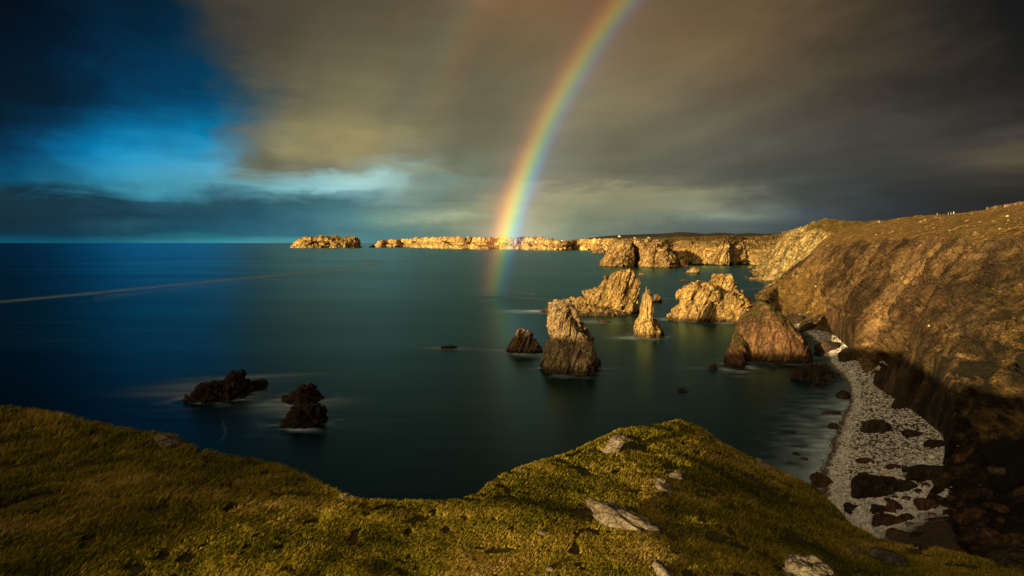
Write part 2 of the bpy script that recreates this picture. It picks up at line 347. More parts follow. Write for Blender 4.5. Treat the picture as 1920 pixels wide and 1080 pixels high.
M['paleboulder'] = rock_mat('pale_boulder_rock', 1.2, PAL_GREY)

RINGS = []
# ------------------------------------------------------------------ rock bodies
def body(rows, D, ry, noise, facet, flat=0.0, nv=None, nu=None, bed=(70, 25), seed=0, base_z=-4.0, expo=2.6, fs=1.0, topy=0.0):
    """closed rock from the left and right outline at each height; D distance of its middle, ry half depth at the foot"""
    rows = sorted(rows)                                     # top row first (small py)
    L = np.array([P(l, y, 1.0) for y, l, r in rows]); Rr = np.array([P(r, y, 1.0) for y, l, r in rows])
    def at(v, i):                                           # along the ray until the plane at depth D
        q = np.array([v[0], v[1], v[2] - H]); dd = D + topy * (1 - i / max(len(rows) - 1, 1)); return np.array([q[0] * dd, q[1] * dd, H + q[2] * dd])
    L = np.array([at(v, i) for i, v in enumerate(L)]); Rr = np.array([at(v, i) for i, v in enumerate(Rr)])
    zc = (L[:, 2] + Rr[:, 2]) / 2; cx = (L[:, :2] + Rr[:, :2]) / 2; hw = np.linalg.norm(Rr[:, :2] - L[:, :2], axis=1) / 2
    order = np.argsort(zc); zc, cx, hw = zc[order], cx[order], hw[order]
    zb = np.concatenate([[base_z], zc]); cx = np.vstack([cx[:1], cx]); hw = np.concatenate([[hw[0] * 1.06], hw])
    dirw = Rr[-1, :2] - L[-1, :2]; dirw /= np.linalg.norm(dirw); dird = np.array([-dirw[1], dirw[0]])
    if dird @ cx[0] < 0: dird = -dird
    top = zb[-1]; size = top - 0.0
    nv = nv or 110; nu = nu or 150
    z = np.linspace(base_z, top, nv); ws = np.interp(z, zb, hw); wx = np.stack([np.interp(z, zb, cx[:, k]) for k in (0, 1)], 1)
    wmax = hw.max(); wd = ry * np.clip(0.35 + 0.65 * (ws / wmax), 0, 1) * np.clip((ws / (0.22 * wmax)), 0.15, 1) ** 0.5
    wd = np.minimum(wd, ry) * (1 - 0.35 * np.clip(z / top, 0, 1))
    th = np.linspace(0, 2 * np.pi, nu, endpoint=False); c, s = np.cos(th), np.sin(th)
    rr = (np.abs(c) ** expo + np.abs(s) ** expo) ** (-1 / expo)
    G = np.zeros((nv, nu, 3))
    G[:, :, :2] = wx[:, None, :] + (ws[:, None] * (rr * c)[None, :])[..., None] * dirw + (wd[:, None] * (rr * s)[None, :])[..., None] * dird
    G[:, :, 2] = z[:, None]
    # cap: pull together over the top
    k = 10; last = G[-1]; cen = last.mean(0)
    caps = []
    for q in range(1, k + 1):
        f = q / k; rg = cen + (last - cen) * (1 - f); rg[:, 2] = top + 0.10 * min(ws[-1], wd[-1]) * math.sin(f * math.pi / 2); caps.append(rg)
    G = np.concatenate([G, np.array(caps)], 0)
    N = grid_normals(G, True)
    mid = G[:-k].mean(axis=1)
    nn = len(G)
    out = G.copy(); ctr = G.mean(axis=1, keepdims=True); sgn = np.sign((N * (G - ctr)).sum(2).mean()); N *= sgn
    N[-k:] = N[-k:] * 0.3 + np.array([0, 0, 0.7])
    p = G.reshape(-1, 3); sc = max(size, 3.0)
    B = rotm(*bed); q = (p + seed * 37.1) @ B; q = q * np.array([1, 1, 0.22])
    dsp = 0.62 * noise * sc * (0.55 * fbm(q / (sc * 0.33 * fs ** .5), 5, 0.55, ridged=True) - 0.2 + 0.5 * fbm(q / (sc * 0.12 * fs), 4, 0.55, ridged=True) * 0.55)
    dsp += facet * sc * 1.0 * facets(q / (sc * 0.36 * fs) + 4)
    dsp += facet * sc * (facets(q / (sc * 0.17 * fs)) * 0.6 + facets(q / (sc * 0.07 * fs) + 9) * 0.30)
    if len(rows) > 4: RINGS.append((cx[0], dirw, dird, ws[0], wd[0]))
    lim = np.minimum(1, (np.minimum(ws, wd) / (0.12 * sc))); lim = np.concatenate([lim, np.full(k, lim[-1])])
    dsp = dsp.reshape(G.shape[:2]) * np.clip(lim, 0.12, 1)[:, None]
    fade = np.concatenate([np.ones(nn - k), np.linspace(1, 0.9, k)])
    out = G + N * (dsp * fade[:, None])[..., None]
    V = out.reshape(-1, 3); Fc = grid_faces(len(G), nu, True)
    gz = np.clip((grid_normals(out, True)[..., 2] * sgn - 0.35) * 1.3, 0, 1).reshape(-1) * np.clip((V[:, 2] / sc - 0.35) * 2, 0, 1)
    return V, Fc, gz
def rock_thing(name, bodies, material, label, cat='sea stack', group=None, kind=None, grass=0.0):
    Vs, Fs, Gs, off = [], [], [], 0
    for b in bodies:
        V, Fc, g = body(**b); Vs.append(V); Fs.append(Fc + off); Gs.append(g); off += len(V)
    V = np.vstack(Vs); g = np.concatenate(Gs) * grass
    org = V[V[:, 2] < 1].mean(0) if (V[:, 2] < 1).any() else V.mean(0); org[2] = 0
    o = mesh_obj(name, V, np.vstack(Fs), material, origin=org, attrs={'grass': g})
    return tag(o, label, cat, group, kind)

FOAM = []       # (x, y, along, across, strength, angle) soft white water
def foam_px(px, py, along, across, s=1.0, ang=8): q = PZ(px, py); FOAM.append((q[0], q[1], along, across, s, ang))

rock_thing('sea_stack', [dict(rows=[(566,1048,1071),(570,1038,1074),(580,1031,1078),(590,1030,1083),(600,1031,1087),(607,1031,1087),(620,1033,1094),(633,1037,1104),(638,1037,1107),(642,1029,1109),(650,1023,1112),(660,1022,1116),(672,1020,1119),(685,1016,1122),(693,1018,1121)],
    D=252, ry=12.5, noise=0.075, facet=0.09, nv=200, nu=240, bed=(60, 14), seed=1)], M['boot'],
    'tall boot-shaped sea stack with flat sunlit top and broad dark foot', group='sea stacks in the bay')
rock_thing('sea_stack', [dict(rows=[(536,1212,1213),(541,1210.5,1214),(548,1209.5,1216),(552,1205,1219.7),(560,1203.6,1224),(580,1200,1226),(592,1199,1226.5),(600,1195,1227),(610,1193,1229),(620,1190,1231),(632,1189,1232)],
    D=346, ry=8, noise=0.035, facet=0.05, nv=200, nu=160, bed=(0, 4), seed=2),
    dict(rows=[(542,1216.5,1217.5),(548,1215,1219),(553,1213,1220),(565,1210,1223)], D=346, ry=2.5, noise=0.02, facet=0.02, nv=50, nu=60, seed=3, base_z=18),
    dict(rows=[(600,1226,1231),(606,1222,1235),(615,1220,1238),(624,1218,1242),(632,1216,1244)], D=349, ry=8, noise=0.12, facet=0.14, nv=90, nu=110, seed=4, bed=(0, 5))], M['goldfine'],
    'slender needle-like sea stack ending in a thin split spire', group='sea stacks in the bay')
rock_thing('sea_stack', [dict(rows=[(505,1180,1188),(508,1175,1191),(512,1158,1194),(516,1147,1196),(524,1132,1197),(535,1126,1197),(540,1119,1197),(545,1110,1196),(552,1099,1196),(560,1084,1196),(566,1071,1196),(573,1046,1197),(580,1028,1198),(586,1016,1197)],
    D=462, ry=15, noise=0.085, facet=0.13, nv=180, nu=300, bed=(50, 28), seed=5),
    dict(rows=[(574,1048,1062),(579,1033,1085),(586,1016,1110)], D=462, ry=7, noise=0.3, facet=0.4, nv=40, nu=160, seed=35, base_z=-2),
    dict(rows=[(572,1075,1095),(576,1065,1120),(582,1052,1150),(588,1045,1170)], D=447, ry=9, noise=0.2, facet=0.3, nv=50, nu=160, seed=6)], M['gold'],
    'long golden rock rising from a low left tail to a jagged blunt summit', group='sea stacks in the bay')
rock_thing('sea_stack', [dict(rows=[(531,1317,1328),(537,1302,1334),(543,1290,1340),(549,1280,1346),(555,1276,1350),(560,1282,1352),(570,1283,1353),(578,1273,1353),(587,1263,1353),(594,1253,1354),(599,1250,1354)],
    D=430, ry=13, noise=0.11, facet=0.17, nv=150, nu=220, bed=(60, 35), seed=7),
    dict(rows=[(513,1349,1353),(517,1344,1360),(525,1336,1368),(532,1330,1375),(545,1328,1386),(555,1328,1397),(562,1328,1408),(575,1328,1415),(590,1328,1424),(598,1328,1430)], D=456, ry=14, noise=0.10, facet=0.15, nv=150, nu=220, bed=(60, 35), seed=8),
    dict(rows=[(548,1366,1372),(556,1360,1384),(566,1357,1398),(580,1357,1408),(600,1357,1412)], D=431, ry=12, noise=0.10, facet=0.16, nv=90, nu=140, bed=(60, 35), seed=9)], M['gold'],
    'golden twin-peaked sea stack with a dark cleft between its two summits', group='sea stacks in the bay')
rock_thing('sea_stack', [dict(rows=[(562,1418,1426),(570,1415,1444),(580,1408,1455),(590,1396,1466),(600,1386,1475),(610,1381,1485),(620,1380,1494),(632,1379,1506),(645,1378,1517),(655,1378,1521),(670,1378,1525)],
    D=300, ry=16, noise=0.05, facet=0.045, nv=220, nu=300, bed=(80, 6), seed=10),
    dict(rows=[(618,1381,1390),(630,1376,1395),(645,1371,1398),(660,1366,1397),(680,1360,1397),(698,1357,1402)], D=273, ry=11, noise=0.05, facet=0.07, nv=130, nu=150, seed=11, topy=24, bed=(80, 10))], M['rust'],
    'broad rust-red pyramid-shaped stack with grassy shoulder and a thin leg in the water', group='sea stacks in the bay', grass=2.2)
rock_thing('sea_stack', [dict(rows=[(620,971,981),(625,970,984),(633,969,990),(640,965,1000),(650,958,1008),(657,954,1012),(660,953,1014)], D=292, ry=6, noise=0.16, facet=0.2, nv=110, nu=150, seed=12),
    dict(rows=[(624,984,992),(632,983,996),(645,980,1004),(660,975,1010)], D=291, ry=4, noise=0.16, facet=0.2, nv=70, nu=80, seed=33)], M['brown'],
    'small craggy dark rock stack left of the boot-shaped stack', group='sea stacks in the bay')
rock_thing('skerry', [dict(rows=[(702,434,455),(708,428,456),(714,426,463),(720,421,466),(728,415,470),(738,400,470)], D=232, ry=7, noise=0.2, facet=0.3, nv=70, nu=150, seed=13),
    dict(rows=[(719,390,418),(725,377,440),(735,367,450),(741,359,455),(746,351,456)], D=226, ry=7, noise=0.22, facet=0.4, nv=60, nu=170, seed=14),
    dict(rows=[(714,484,497),(719,468,500),(726,452,498),(734,445,482)], D=237, ry=5, noise=0.2, facet=0.3, nv=50, nu=140, seed=15)], M['dark'],
    'low elongated black skerry with a blocky middle, farthest left rock in the sea', 'rock')
rock_thing('skerry', [dict(rows=[(724,577,584),(729,560,590),(738,551,595),(747,532,602),(752,530,604)], D=213, ry=7, noise=0.2, facet=0.3, nv=70, nu=150, seed=16),
    dict(rows=[(742,560,580),(755,555,590),(765,550,600)], D=203, ry=6, noise=0.2, facet=0.3, nv=50, nu=100, seed=17)], M['dark'],
    'rear half of a pair of black jagged rocks, peak pointing up beside white wash', 'rock')
rock_thing('skerry', [dict(rows=[(761,590,600),(766,548,605),(775,543,607),(785,540,609),(792,528,610),(799,525,610)], D=185, ry=6.5, noise=0.2, facet=0.3, nv=80, nu=170, seed=18)], M['dark'],
    'front half of a pair of black jagged rocks, nearest rock to the grassy shore', 'rock')
# far headland with its sea cave
rock_thing('domed_headland', [dict(rows=[(455,1160,1188),(460,1151,1189),(468,1145,1189),(475,1140,1189),(485,1132,1188),(492,1127,1187)], D=1400, ry=90, noise=0.08, facet=0.13, nv=120, nu=200, bed=(60, 30), seed=20, base_z=-8),
    dict(rows=[(451,1192,1215),(455,1190,1232),(462,1196,1248),(470,1199,1259),(480,1202,1267),(490,1202,1270),(498,1200,1272)], D=1400, ry=110, noise=0.08, facet=0.13, nv=120, nu=240, bed=(60, 30), seed=21, base_z=-8),
    dict(rows=[(450.5,1178,1208),(455,1160,1235),(462,1152,1250),(475,1145,1262),(492,1140,1270)], D=1480, ry=80, noise=0.06, facet=0.1, nv=90, nu=200, bed=(60, 30), seed=22, base_z=-8)], M['domed'],
    'domed rocky headland split by a dark sea cave, across the bay beyond the stacks', 'headland', grass=0.5)
rock_thing('islet', [dict(rows=[(447.2,572,648),(448.2,563,661),(450,558,667),(455,551,671),(460,548,672),(463.2,546,673)], D=6700, ry=240, noise=0.45, facet=0.35, nv=60, nu=500, seed=23, base_z=-20, bed=(60, 10), fs=5)], M['farcliff'],
    'flat-topped island with green grass cap on the horizon, left of the far cliffs', 'island', grass=3.0)

SMALL = [ # name, rows, D-from-y, label, mat, cat
 ([(465,1124,1129),(469,1117,1132),(475,1110,1138)], 'small reddish islet rock just left of the domed headland', 'brown'),
 ([(487,1279,1280.5),(493,1277,1284),(501,1275,1290)], 'tiny pointed rock spike at the right foot of the domed headland', 'rust'),
 ([(501,1299,1302),(504,1294,1311),(513,1286,1312)], 'golden low rock ringed by white water in the bay, in front of the domed headland', 'gold'),
 ([(512,1199,1204),(517,1195,1211)], 'small flat golden rock just right of the summit of the long golden rock', 'gold'),
 ([(553,1227,1233),(558,1226,1237),(566,1222,1241)], 'dark rounded rock in the water just behind the needle stack', 'brown'),
 ([(534,1436,1444),(541,1430,1447)], 'small grey rock in the sea below the right cliff spur', 'brown'),
 ([(600,1128,1136),(605,1121,1146)], 'low dark rock awash between the boot-shaped stack and the needle', 'dark'),
 ([(649,836,846),(653,826,857)], 'flat rock barely awash in open water left of the small craggy stack', 'dark'),
 ([(683,1334,1340),(691,1328,1344)], 'small brown rock breaking the surface left of the rust-red stack leg', 'brown'),
 ([(460,698,702),(464,692,704)], 'tiny rock at the left end of the far cliffs', 'dark'),
 ([(525,1276,1288),(527,1272,1295)], 'flat golden ledge awash in the middle of the bay', 'gold'),
 ([(527,1316,1320),(529,1311,1323)], 'smallest ledge awash right of the flat golden ledge', 'gold'),
 ([(500,1404,1410),(503,1399,1413)], 'low rock off the small white beach of the far bay', 'gold'),
]
for i, (rows, lab, mm) in enumerate(SMALL):
    yb = rows[-1][0]; q = PZ((rows[-1][1] + rows[-1][2]) / 2, yb); D = math.hypot(q[0], q[1]); hw = (rows[-1][2] - rows[-1][1]) / 2 / F * D
    rock_thing('sea_rock', [dict(rows=rows, D=D, ry=hw * 0.55, noise=0.16, facet=0.25, nv=40, nu=80, seed=40 + i, base_z=-1.5)], M[mm], lab, 'rock')
for lab, rows, ry, mm in [('flat brown slab at the top left of the pebble beach', [(691,1515,1545),(697,1498,1556),(706,1488,1560),(711,1487,1558)], 5, 'boulder'),
                      ('rounded brown boulder in the shallows below the flat brown slab', [(717,1530,1537),(722,1526,1541),(727,1524,1542)], 1.8, 'boulder')]:
    q = PZ(rows[-1][1] + 20, rows[-1][0] - 2); rock_thing('shore_rock', [dict(rows=rows, D=math.hypot(q[0], q[1]), ry=ry, noise=0.2, facet=0.5, nv=50, nu=120, seed=len(lab), base_z=-1)], M[mm], lab, 'rock')

# ------------------------------------------------------------------ lofted land
def loft(name, cols, nu, nv, material, amp, size, bed, seed, kind='structure', grass_from=0.5, facet=0.6, tu=None, tv=None, plateau_amp=0.25, gslope=0.62, label=None, cat=None, taper=0.01, veg_shade_u=None, buttress=0.0, gadd=None, au=None, rib=None):
    A = np.array([[pt(e) for e in c] for c in cols])            # (ncol, nrail, 3)
    G = catmull(A, nu); G = catmull(G.transpose(1, 0, 2), tv if tv is not None else nv)   # (nv, nu, 3)
    nv = G.shape[0]; N = grid_normals(G)
    N *= np.sign(N[..., 2].sum() + 1e-9)
    v = np.linspace(0, 1, nv)[:, None] * np.ones((1, nu)) if tv is None else (np.asarray(tv) / (A.shape[1] - 1))[:, None] * np.ones((1, nu))
    p = G.reshape(-1, 3); B = rotm(*bed); q = (p + seed * 31.7) @ B * np.array([1, 1, 0.28])
    d = amp * (0.9 * fbm(q / size, 6, 0.55, ridged=True) - 0.3 + buttress * fbm(q / (size * 2.6) + 11, 3, 0.5, ridged=True) + facet * (0.5 * facets(q / (size * 0.55)) + 0.28 * facets(q / (size * 0.2) + 5)) + 0.5 * fbm(p / (size * 2.5) + 3, 3))
    d = d.reshape(nv, nu); nz = N[..., 2]
    if rib:
        ra, rs, slant = rib
        mid = G[nv // 3]; U = np.concatenate([[0], np.cumsum(np.linalg.norm(np.diff(mid, axis=0), axis=1))])[None, :] * np.ones((nv, 1))
        Vm = np.concatenate([np.zeros((1, nu)), np.cumsum(np.linalg.norm(np.diff(G, axis=0), axis=2), axis=0)], 0)
        wv = np.c_[U.ravel() / 45, Vm.ravel() / 45, U.ravel() * 0]; wob = fbm(wv, 3) * 9
        c_, s_ = math.cos(R(slant)), math.sin(R(slant)); a_ = (U * c_ - Vm * s_).ravel() + wob; b_ = (U * s_ + Vm * c_).ravel()
        q2 = np.c_[a_ / rs, b_ / (rs * 4.5), a_ * 0 + .37]
        q3 = np.c_[a_ / (rs * 2.6), b_ / (rs * 13), a_ * 0 + 5.1]; d = d + ra * 1.5 * (fbm(q3, 2, .45, ridged=True).reshape(nv, nu) - .55)
        d = d + ra * (facets(q2) + .45 * facets(q2 * np.array([2.6, 2.0, 1]) + 7) + .24 * facets(q2 * np.array([6.5, 7.0, 1]) + 3) + .7 * (fbm(q2 * .6 + 3, 3, .5, ridged=True) - .5)).reshape(nv, nu)
    flat = np.clip((nz - 0.72) / 0.2, 0, 1)
    d0 = d * (1 - flat * (1 - plateau_amp)); d = d * (1 - flat * (1 - plateau_amp)) * np.clip(v * (A.shape[1] - 1) / taper + 0.1, 0, 1)
    if au is not None:
        k_ = au(np.linspace(0, A.shape[0] - 1, nu)[None, :], v); d0 = d0 * k_; d = d * k_
    if taper > 1: d = d0 * np.clip(v * (A.shape[1] - 1) * .8 + .35, 0, 1); d = np.minimum(d, np.maximum(0, v * (A.shape[1] - 1) - .9) * 9.0)
    G2 = G + N * d[..., None]
    N2 = grid_normals(G2); N2 *= np.sign(N2[..., 2].sum())
    g = np.clip((nz - gslope) * 2.2 + 0.4, 0, 1) * np.clip((N2[..., 2] - 0.35) * 3, 0, 1) * np.clip((v - grass_from) * 8 + 0.5, 0, 1)
    g = g * 0.85 + 0.35 * fbm(p / (size * 1.5) + 8, 4).reshape(nv, nu)
    if False: pass
    if gadd is not None: g = g + gadd(np.linspace(0, A.shape[0] - 1, nu)[None, :]) * (v < .6)
    o = mesh_obj(name, G2.reshape(-1, 3), grid_faces(nv, nu), material, attrs={'grass': g, 'veg_shade': np.zeros((nv, nu)) if veg_shade_u is None else veg_shade_u(np.linspace(0, A.shape[0] - 1, nu)[None, :], v)})
    tag(o, label, cat, None, kind)
    return o, G2

Z, Dd, W = 'z', 'd', 'w'
A_cols = [
 [(1419,556,Z,-6),(1421,558,Z,0),(1421.5,556,Dd,612),(1422,555,Dd,616),(1425,556,Dd,622),(1428,556,Dd,628),(1432,557,Dd,650)],
 [(1448,585,Z,-5),(1450,580,Z,0),(1451,565,Dd,560),(1450,545,Dd,590),(1450,533,Dd,612),(1450,533,Dd,625),(1450,540,Dd,690)],
 [(1486,608,Z,-5),(1490,601,Z,1),(1484,575,Dd,490),(1480,538,Dd,545),(1478,511,Dd,590),(1478,510,Dd,612),(1478,518,Dd,700)],
 [(1515,622,Z,-5),(1520,614,Z,2),(1513,577,Dd,470),(1508,530,Dd,520),(1505,491,Dd,575),(1506,489,Dd,600),(1506,494,Dd,720)],
 [(1555,634,Z,-5),(1560,624,Z,3),(1560,575,Dd,425),(1562,515,Dd,475),(1562,463,Dd,535),(1563,452,Dd,620),(1560,440,Dd,760)],
 [(1590,664,Z,-5),(1592,652,Z,3),(1603,600,Dd,360),(1628,525,Dd,395),(1655,461,Dd,425),(1672,432,Dd,560),(1690,409,Dd,760)],
 [(1636,735,Z,-5),(1640,722,Z,3),(1668,635,Dd,275),(1710,535,Dd,305),(1752,452,Dd,335),(1765,425,Dd,440),(1780,403,Dd,620)],
 [(1690,785,Z,-5),(1700,772,Z,3.2),(1750,690,Dd,228),(1806,560,Dd,258),(1868,436,Dd,296),(1888,412,Dd,390),(1912,386,Dd,540)],
 [(1765,850,Z,1),(1776,836,Z,4.5),(1840,760,Dd,185),(1940,590,Dd,222),(2060,412,Dd,270),(2085,385,Dd,340),(2130,345,Dd,470)],
 [(1730,945,Z,3),(1762,915,Z,6.5),(1900,830,Dd,158),(2070,640,Dd,200),(2280,410,Dd,250),(2360,360,Dd,320),(2440,300,Dd,430)],
 [(1690,1020,Z,6),(1725,990,Z,10),(1880,960,Dd,112),(2150,800,Dd,150),(2500,480,Dd,215),(2650,400,Dd,280),(2800,330,Dd,380)],
 [(30,50,W,20),(42,47,W,22),(68,52,W,24),(105,62,W,36),(160,75,W,58),(220,90,W,66),(330,110,W,76)],
 [(35,5,W,36),(50,5,W,37),(75,8,W,40),(110,10,W,48),(160,15,W,60),(220,20,W,68),(330,20,W,78)],
]
near_cliff, GA = loft('cliff', A_cols, 900, 440, M['cliff'], 5.5, 24, (75, 40), 1, rib=(7.5, 13.0, 36), taper=1.5, buttress=2.2, au=lambda u, v: (0.42 + 0.58 * np.clip((u - 3.6) / 1.2, 0, 1)) * (1 - 0.72 * np.clip((v - .5) * 5, 0, 1)), gadd=lambda u: .46 * np.clip((u - .4) * 2, 0, 1) * np.clip((4.5 - u) * 1.4, 0, 1), veg_shade_u=lambda u, v: np.clip((u - 6.0) / 1.8 + (0.35 - v) * 1.2, 0, 1.3) * (v < 2), tv=np.concatenate([np.linspace(0, 4, 340), np.linspace(4.02, 6, 100)]), grass_from=0.30, facet=0.8, plateau_amp=0.22, gslope=0.66)
B_cols = [
 [(1436,500,Z,-6),(1437,498,Z,0),(1438,488,Dd,1330),(1440,478,Dd,1360),(1444,462,Dd,1420),(1450,441,Dd,1900)],
 [(1418,512,Z,-6),(1420,510,Z,0),(1432,500,Dd,1150),(1450,482,Dd,1180),(1462,458,Dd,1250),(1470,440,Dd,1600)],
 [(1408,528,Z,-6),(1413,525.5,Z,0),(1426,516,Dd,950),(1446,492,Dd,965),(1466,466,Dd,1010),(1482,438,Dd,1300)],
 [(1438,531,Z,-6),(1440,528.5,Z,0),(1452,505,Dd,915),(1464,480,Dd,930),(1478,450,Dd,960),(1500,433,Dd,1150)],
 [(1464,533,Z,-6),(1466,530,Z,0),(1472,505,Dd,850),(1480,470,Dd,870),(1502,438,Dd,900),(1518,420,Dd,1010)],
 [(1498,540,Z,-6),(1500,536,Z,0),(1508,505,Dd,790),(1522,465,Dd,815),(1545,432,Dd,850),(1556,412,Dd,960)],
 [(1545,545,Z,-6),(1550,540,Z,0),(1552,505,Dd,740),(1562,470,Dd,770),(1580,436,Dd,800),(1602,413,Dd,930)],
 [(1640,560,Z,-6),(1640,550,Z,0),(1640,510,Dd,720),(1645,470,Dd,740),(1650,432,Dd,770),(1682,409,Dd,900)],
 [(1760,580,Z,-6),(1760,560,Z,0),(1760,510,Dd,700),(1770,470,Dd,720),(1775,425,Dd,750),(1785,404,Dd,880)],
]
loft('cliff', B_cols, 380, 260, M['yellow'], 8, 50, (60, 35), 2, rib=(8.0, 26.0, 25), grass_from=0.72, facet=0.7, plateau_amp=0.35, gslope=0.7)
C_cols = [
 [(1225,500,Z,-8),(1235,497,Z,0),(1235,485,Dd,1600),(1235,475,Dd,1620),(1240,462,Dd,1800),(1245,452,Dd,2400),(1250,449,Dd,3000)],
 [(1262,500,Z,-8),(1268,496,Z,0),(1264,486,Dd,1580),(1262,474,Dd,1620),(1262,468,Dd,1750),(1262,455,Dd,2200),(1262,446,Dd,3000)],
 [(1280,499,Z,-8),(1284,495.5,Z,0),(1284,486,Dd,1570),(1288,474,Dd,1590),(1292,464,Dd,1620),(1294,452,Dd,2000),(1296,445.5,Dd,2700)],
 [(1305,500,Z,-8),(1308,497,Z,0),(1308,484,Dd,1500),(1308,472,Dd,1515),(1306,461,Dd,1540),(1310,452,Dd,1900),(1322,444.5,Dd,2500)],
 [(1340,500,Z,-8),(1342,497.5,Z,0),(1342,484,Dd,1480),(1342,472,Dd,1495),(1340,460,Dd,1520),(1344,451,Dd,1850),(1352,443,Dd,2400)],
 [(1368,500,Z,-8),(1370,497,Z,0),(1368,484,Dd,1500),(1366,472,Dd,1510),(1364,460,Dd,1540),(1366,450,Dd,1850),(1372,444,Dd,2400)],
 [(1388,500,Z,-8),(1392,494,Z,1),(1392,484,Dd,1600),(1392,472,Dd,1615),(1394,459,Dd,1640),(1396,451,Dd,1900),(1402,445.5,Dd,2400)],
 [(1412,500,Z,-8),(1416,496,Z,1),(1414,486,Dd,1540),(1414,474,Dd,1560),(1418,464,Dd,1600),(1424,452,Dd,1850),(1432,443.5,Dd,2300)],
 [(1432,504,Z,-8),(1434,501,Z,0),(1436,488,Dd,1430),(1438,476,Dd,1460),(1444,464,Dd,1540),(1458,452,Dd,1750),(1476,440,Dd,2100)],
 [(1470,508,Z,-8),(1472,505,Z,0),(1474,488,Dd,1400),(1476,476,Dd,1440),(1480,462,Dd,1500),(1495,448,Dd,1700),(1510,436,Dd,2000)],
]
loft('cliff', C_cols, 420, 200, M['midcliff'], 15, 75, (60, 30), 3, rib=(12.0, 34.0, 22), grass_from=0.80, facet=0.8, plateau_amp=0.4, gslope=0.7)
# distant cliffs: headlands and coves
top = [(700,462),(703,458),(706,454.5),(716,450),(740,449),(760,448),(800,446.3),(832,446),(850,444.5),(880,445.5),(920,446),(960,446),(1000,446.7),(1035,448.5),(1052,452),(1062,453.5),(1085,450.5),(1110,449),(1135,450),(1160,450)]
base = [(700,463.3),(760,463.6),(800,464.5),(840,466),(880,466.8),(950,467.3),(1000,468),(1050,469),(1080,468),(1110,469),(1160,471)]
E_cols = []
for k, px in enumerate(np.linspace(699, 1165, 34)):
    ty = np.interp(px, *zip(*top)); by = np.interp(px, *zip(*base)) - (random.random() ** 2 * .75) * (1 if 705 < px < 1150 else 0)
    q = PZ(px, by); d = math.hypot(q[0], q[1])
    E_cols.append([(px, by + .3, Z, -25), (px, by, Z, 0), (px, by * .55 + ty * .45, Dd, d * 1.006), (px, ty + .8, Dd, d * 1.012), (px, ty, Dd, d * 1.05), (px, ty + .3, Dd, d * 1.4)])
loft('distant_cliffs', E_cols, 900, 70, M['farcliff'], 55, 330, (60, 5), 4, rib=(26.0, 120.0, 8), au=lambda u, v: 1 - .85 * np.clip((v - .5) * 5, 0, 1), grass_from=0.62, facet=0.08, buttress=.5, plateau_amp=0.05, gslope=0.8)
m_h, t = mat('heather_shade_hills'); pos = t.add('ShaderNodeNewGeometry').outputs['Position']
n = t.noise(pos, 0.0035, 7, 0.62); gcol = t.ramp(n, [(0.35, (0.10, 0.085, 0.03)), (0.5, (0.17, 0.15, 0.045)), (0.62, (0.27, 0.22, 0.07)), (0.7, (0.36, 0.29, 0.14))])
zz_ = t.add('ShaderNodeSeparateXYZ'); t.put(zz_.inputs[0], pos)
hc = t.mix(t.mapr(t.m('ADD', zz_.outputs[2], t.m('MULTIPLY', n, 40)), 85, 125), gcol, (0.032, 0.027, 0.02))  # upper slopes: dark heather tone standing in for cloud shadow
principled(t, hc, 0.95, t.bump(t.noise(pos, 0.02, 6, .65), 0.6, 20))
sk = [(1030,456),(1060,452.5),(1090,448),(1112,445.5),(1150,441.5),(1200,439),(1240,438),(1262,436.5),(1275,435),(1295,436),(1310,437.5),(1322,438.8),(1345,436),(1365,437.5),(1380,438.7),(1405,437),(1425,438.3),(1445,438),(1475,435.5),(1500,436),(1560,438),(1700,436)]
F_cols = []
for px in np.linspace(1030, 1700, 70):
    sy = np.interp(px, *zip(*sk)); lo = max(sy + 1, 455)
    F_cols.append([(px, 467.5, Z, -8), (px, max(lo, 458), Dd, 5000), (px, lo * .6 + sy * .4, Dd, 5200), (px, lo * .25 + sy * .75, Dd, 6300), (px, sy, Dd, 7600), (px, sy + 6, Dd, 9500)])
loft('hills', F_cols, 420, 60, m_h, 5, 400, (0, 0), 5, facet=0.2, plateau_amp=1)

# ------------------------------------------------------------------ headland under the camera
crest = [(-700,735,70),(-400,745,42),(-200,758,33),(0,769,30),(110,776,28),(140,790,26),(250,812,24),(320,820,24),(345,838,22),(400,855,20),(500,873,17),(560,895,14),(620,920,12.5),(660,940,11),(720,941,10.5),(800,943,10),(860,938,11),(897,927,13),(915,905,20),(935,892,26),(1000,868,31),(1060,850,36),(1100,832,38),(1160,806,42),(1240,795,45),(1275,788,46),(1310,801,46),(1350,830,45),(1420,865,43),(1480,895,41),(1530,917,39),(1560,950,35),(1600,990,31),(1640,1010,28),(1700,1025,23),(1760,1030,20),(1850,1050,17),(1920,1070,15),(2200,1100,13),(2600,1130,12)]
EYE0 = 45.0
DS = 1.12
def inv_mix(d1, d2, f): return 1 / ((1 - f) / d1 + f / d2)
def zrear(x, y):  # unseen rear ground; hill and bump shaped for the shadows they throw forward
    return EYE0 - .1 * min(max(y, -3), 60) + min(1, max(0, (math.hypot(x, y) - 25) / 90)) * 37 * math.exp(-((x + 250) ** 2 / (2 * 84 ** 2) + (y + 70) ** 2 / (2 * 75 ** 2))) + 18.5 * math.exp(-((x + 107) ** 2 + (y + 50) ** 2) / (2 * 25 ** 2)) + 1 * (1 - math.exp(-max(0, -y) / 80)) + float(np.interp(math.hypot(x, y), [0, 9, 27, 60, 100, 200], [0, 0, 2.0, 4.0, 7, 13])) * math.exp(-((math.degrees(math.atan2(x, y)) % 360 - 210) / 28) ** 2)
ctrl = []
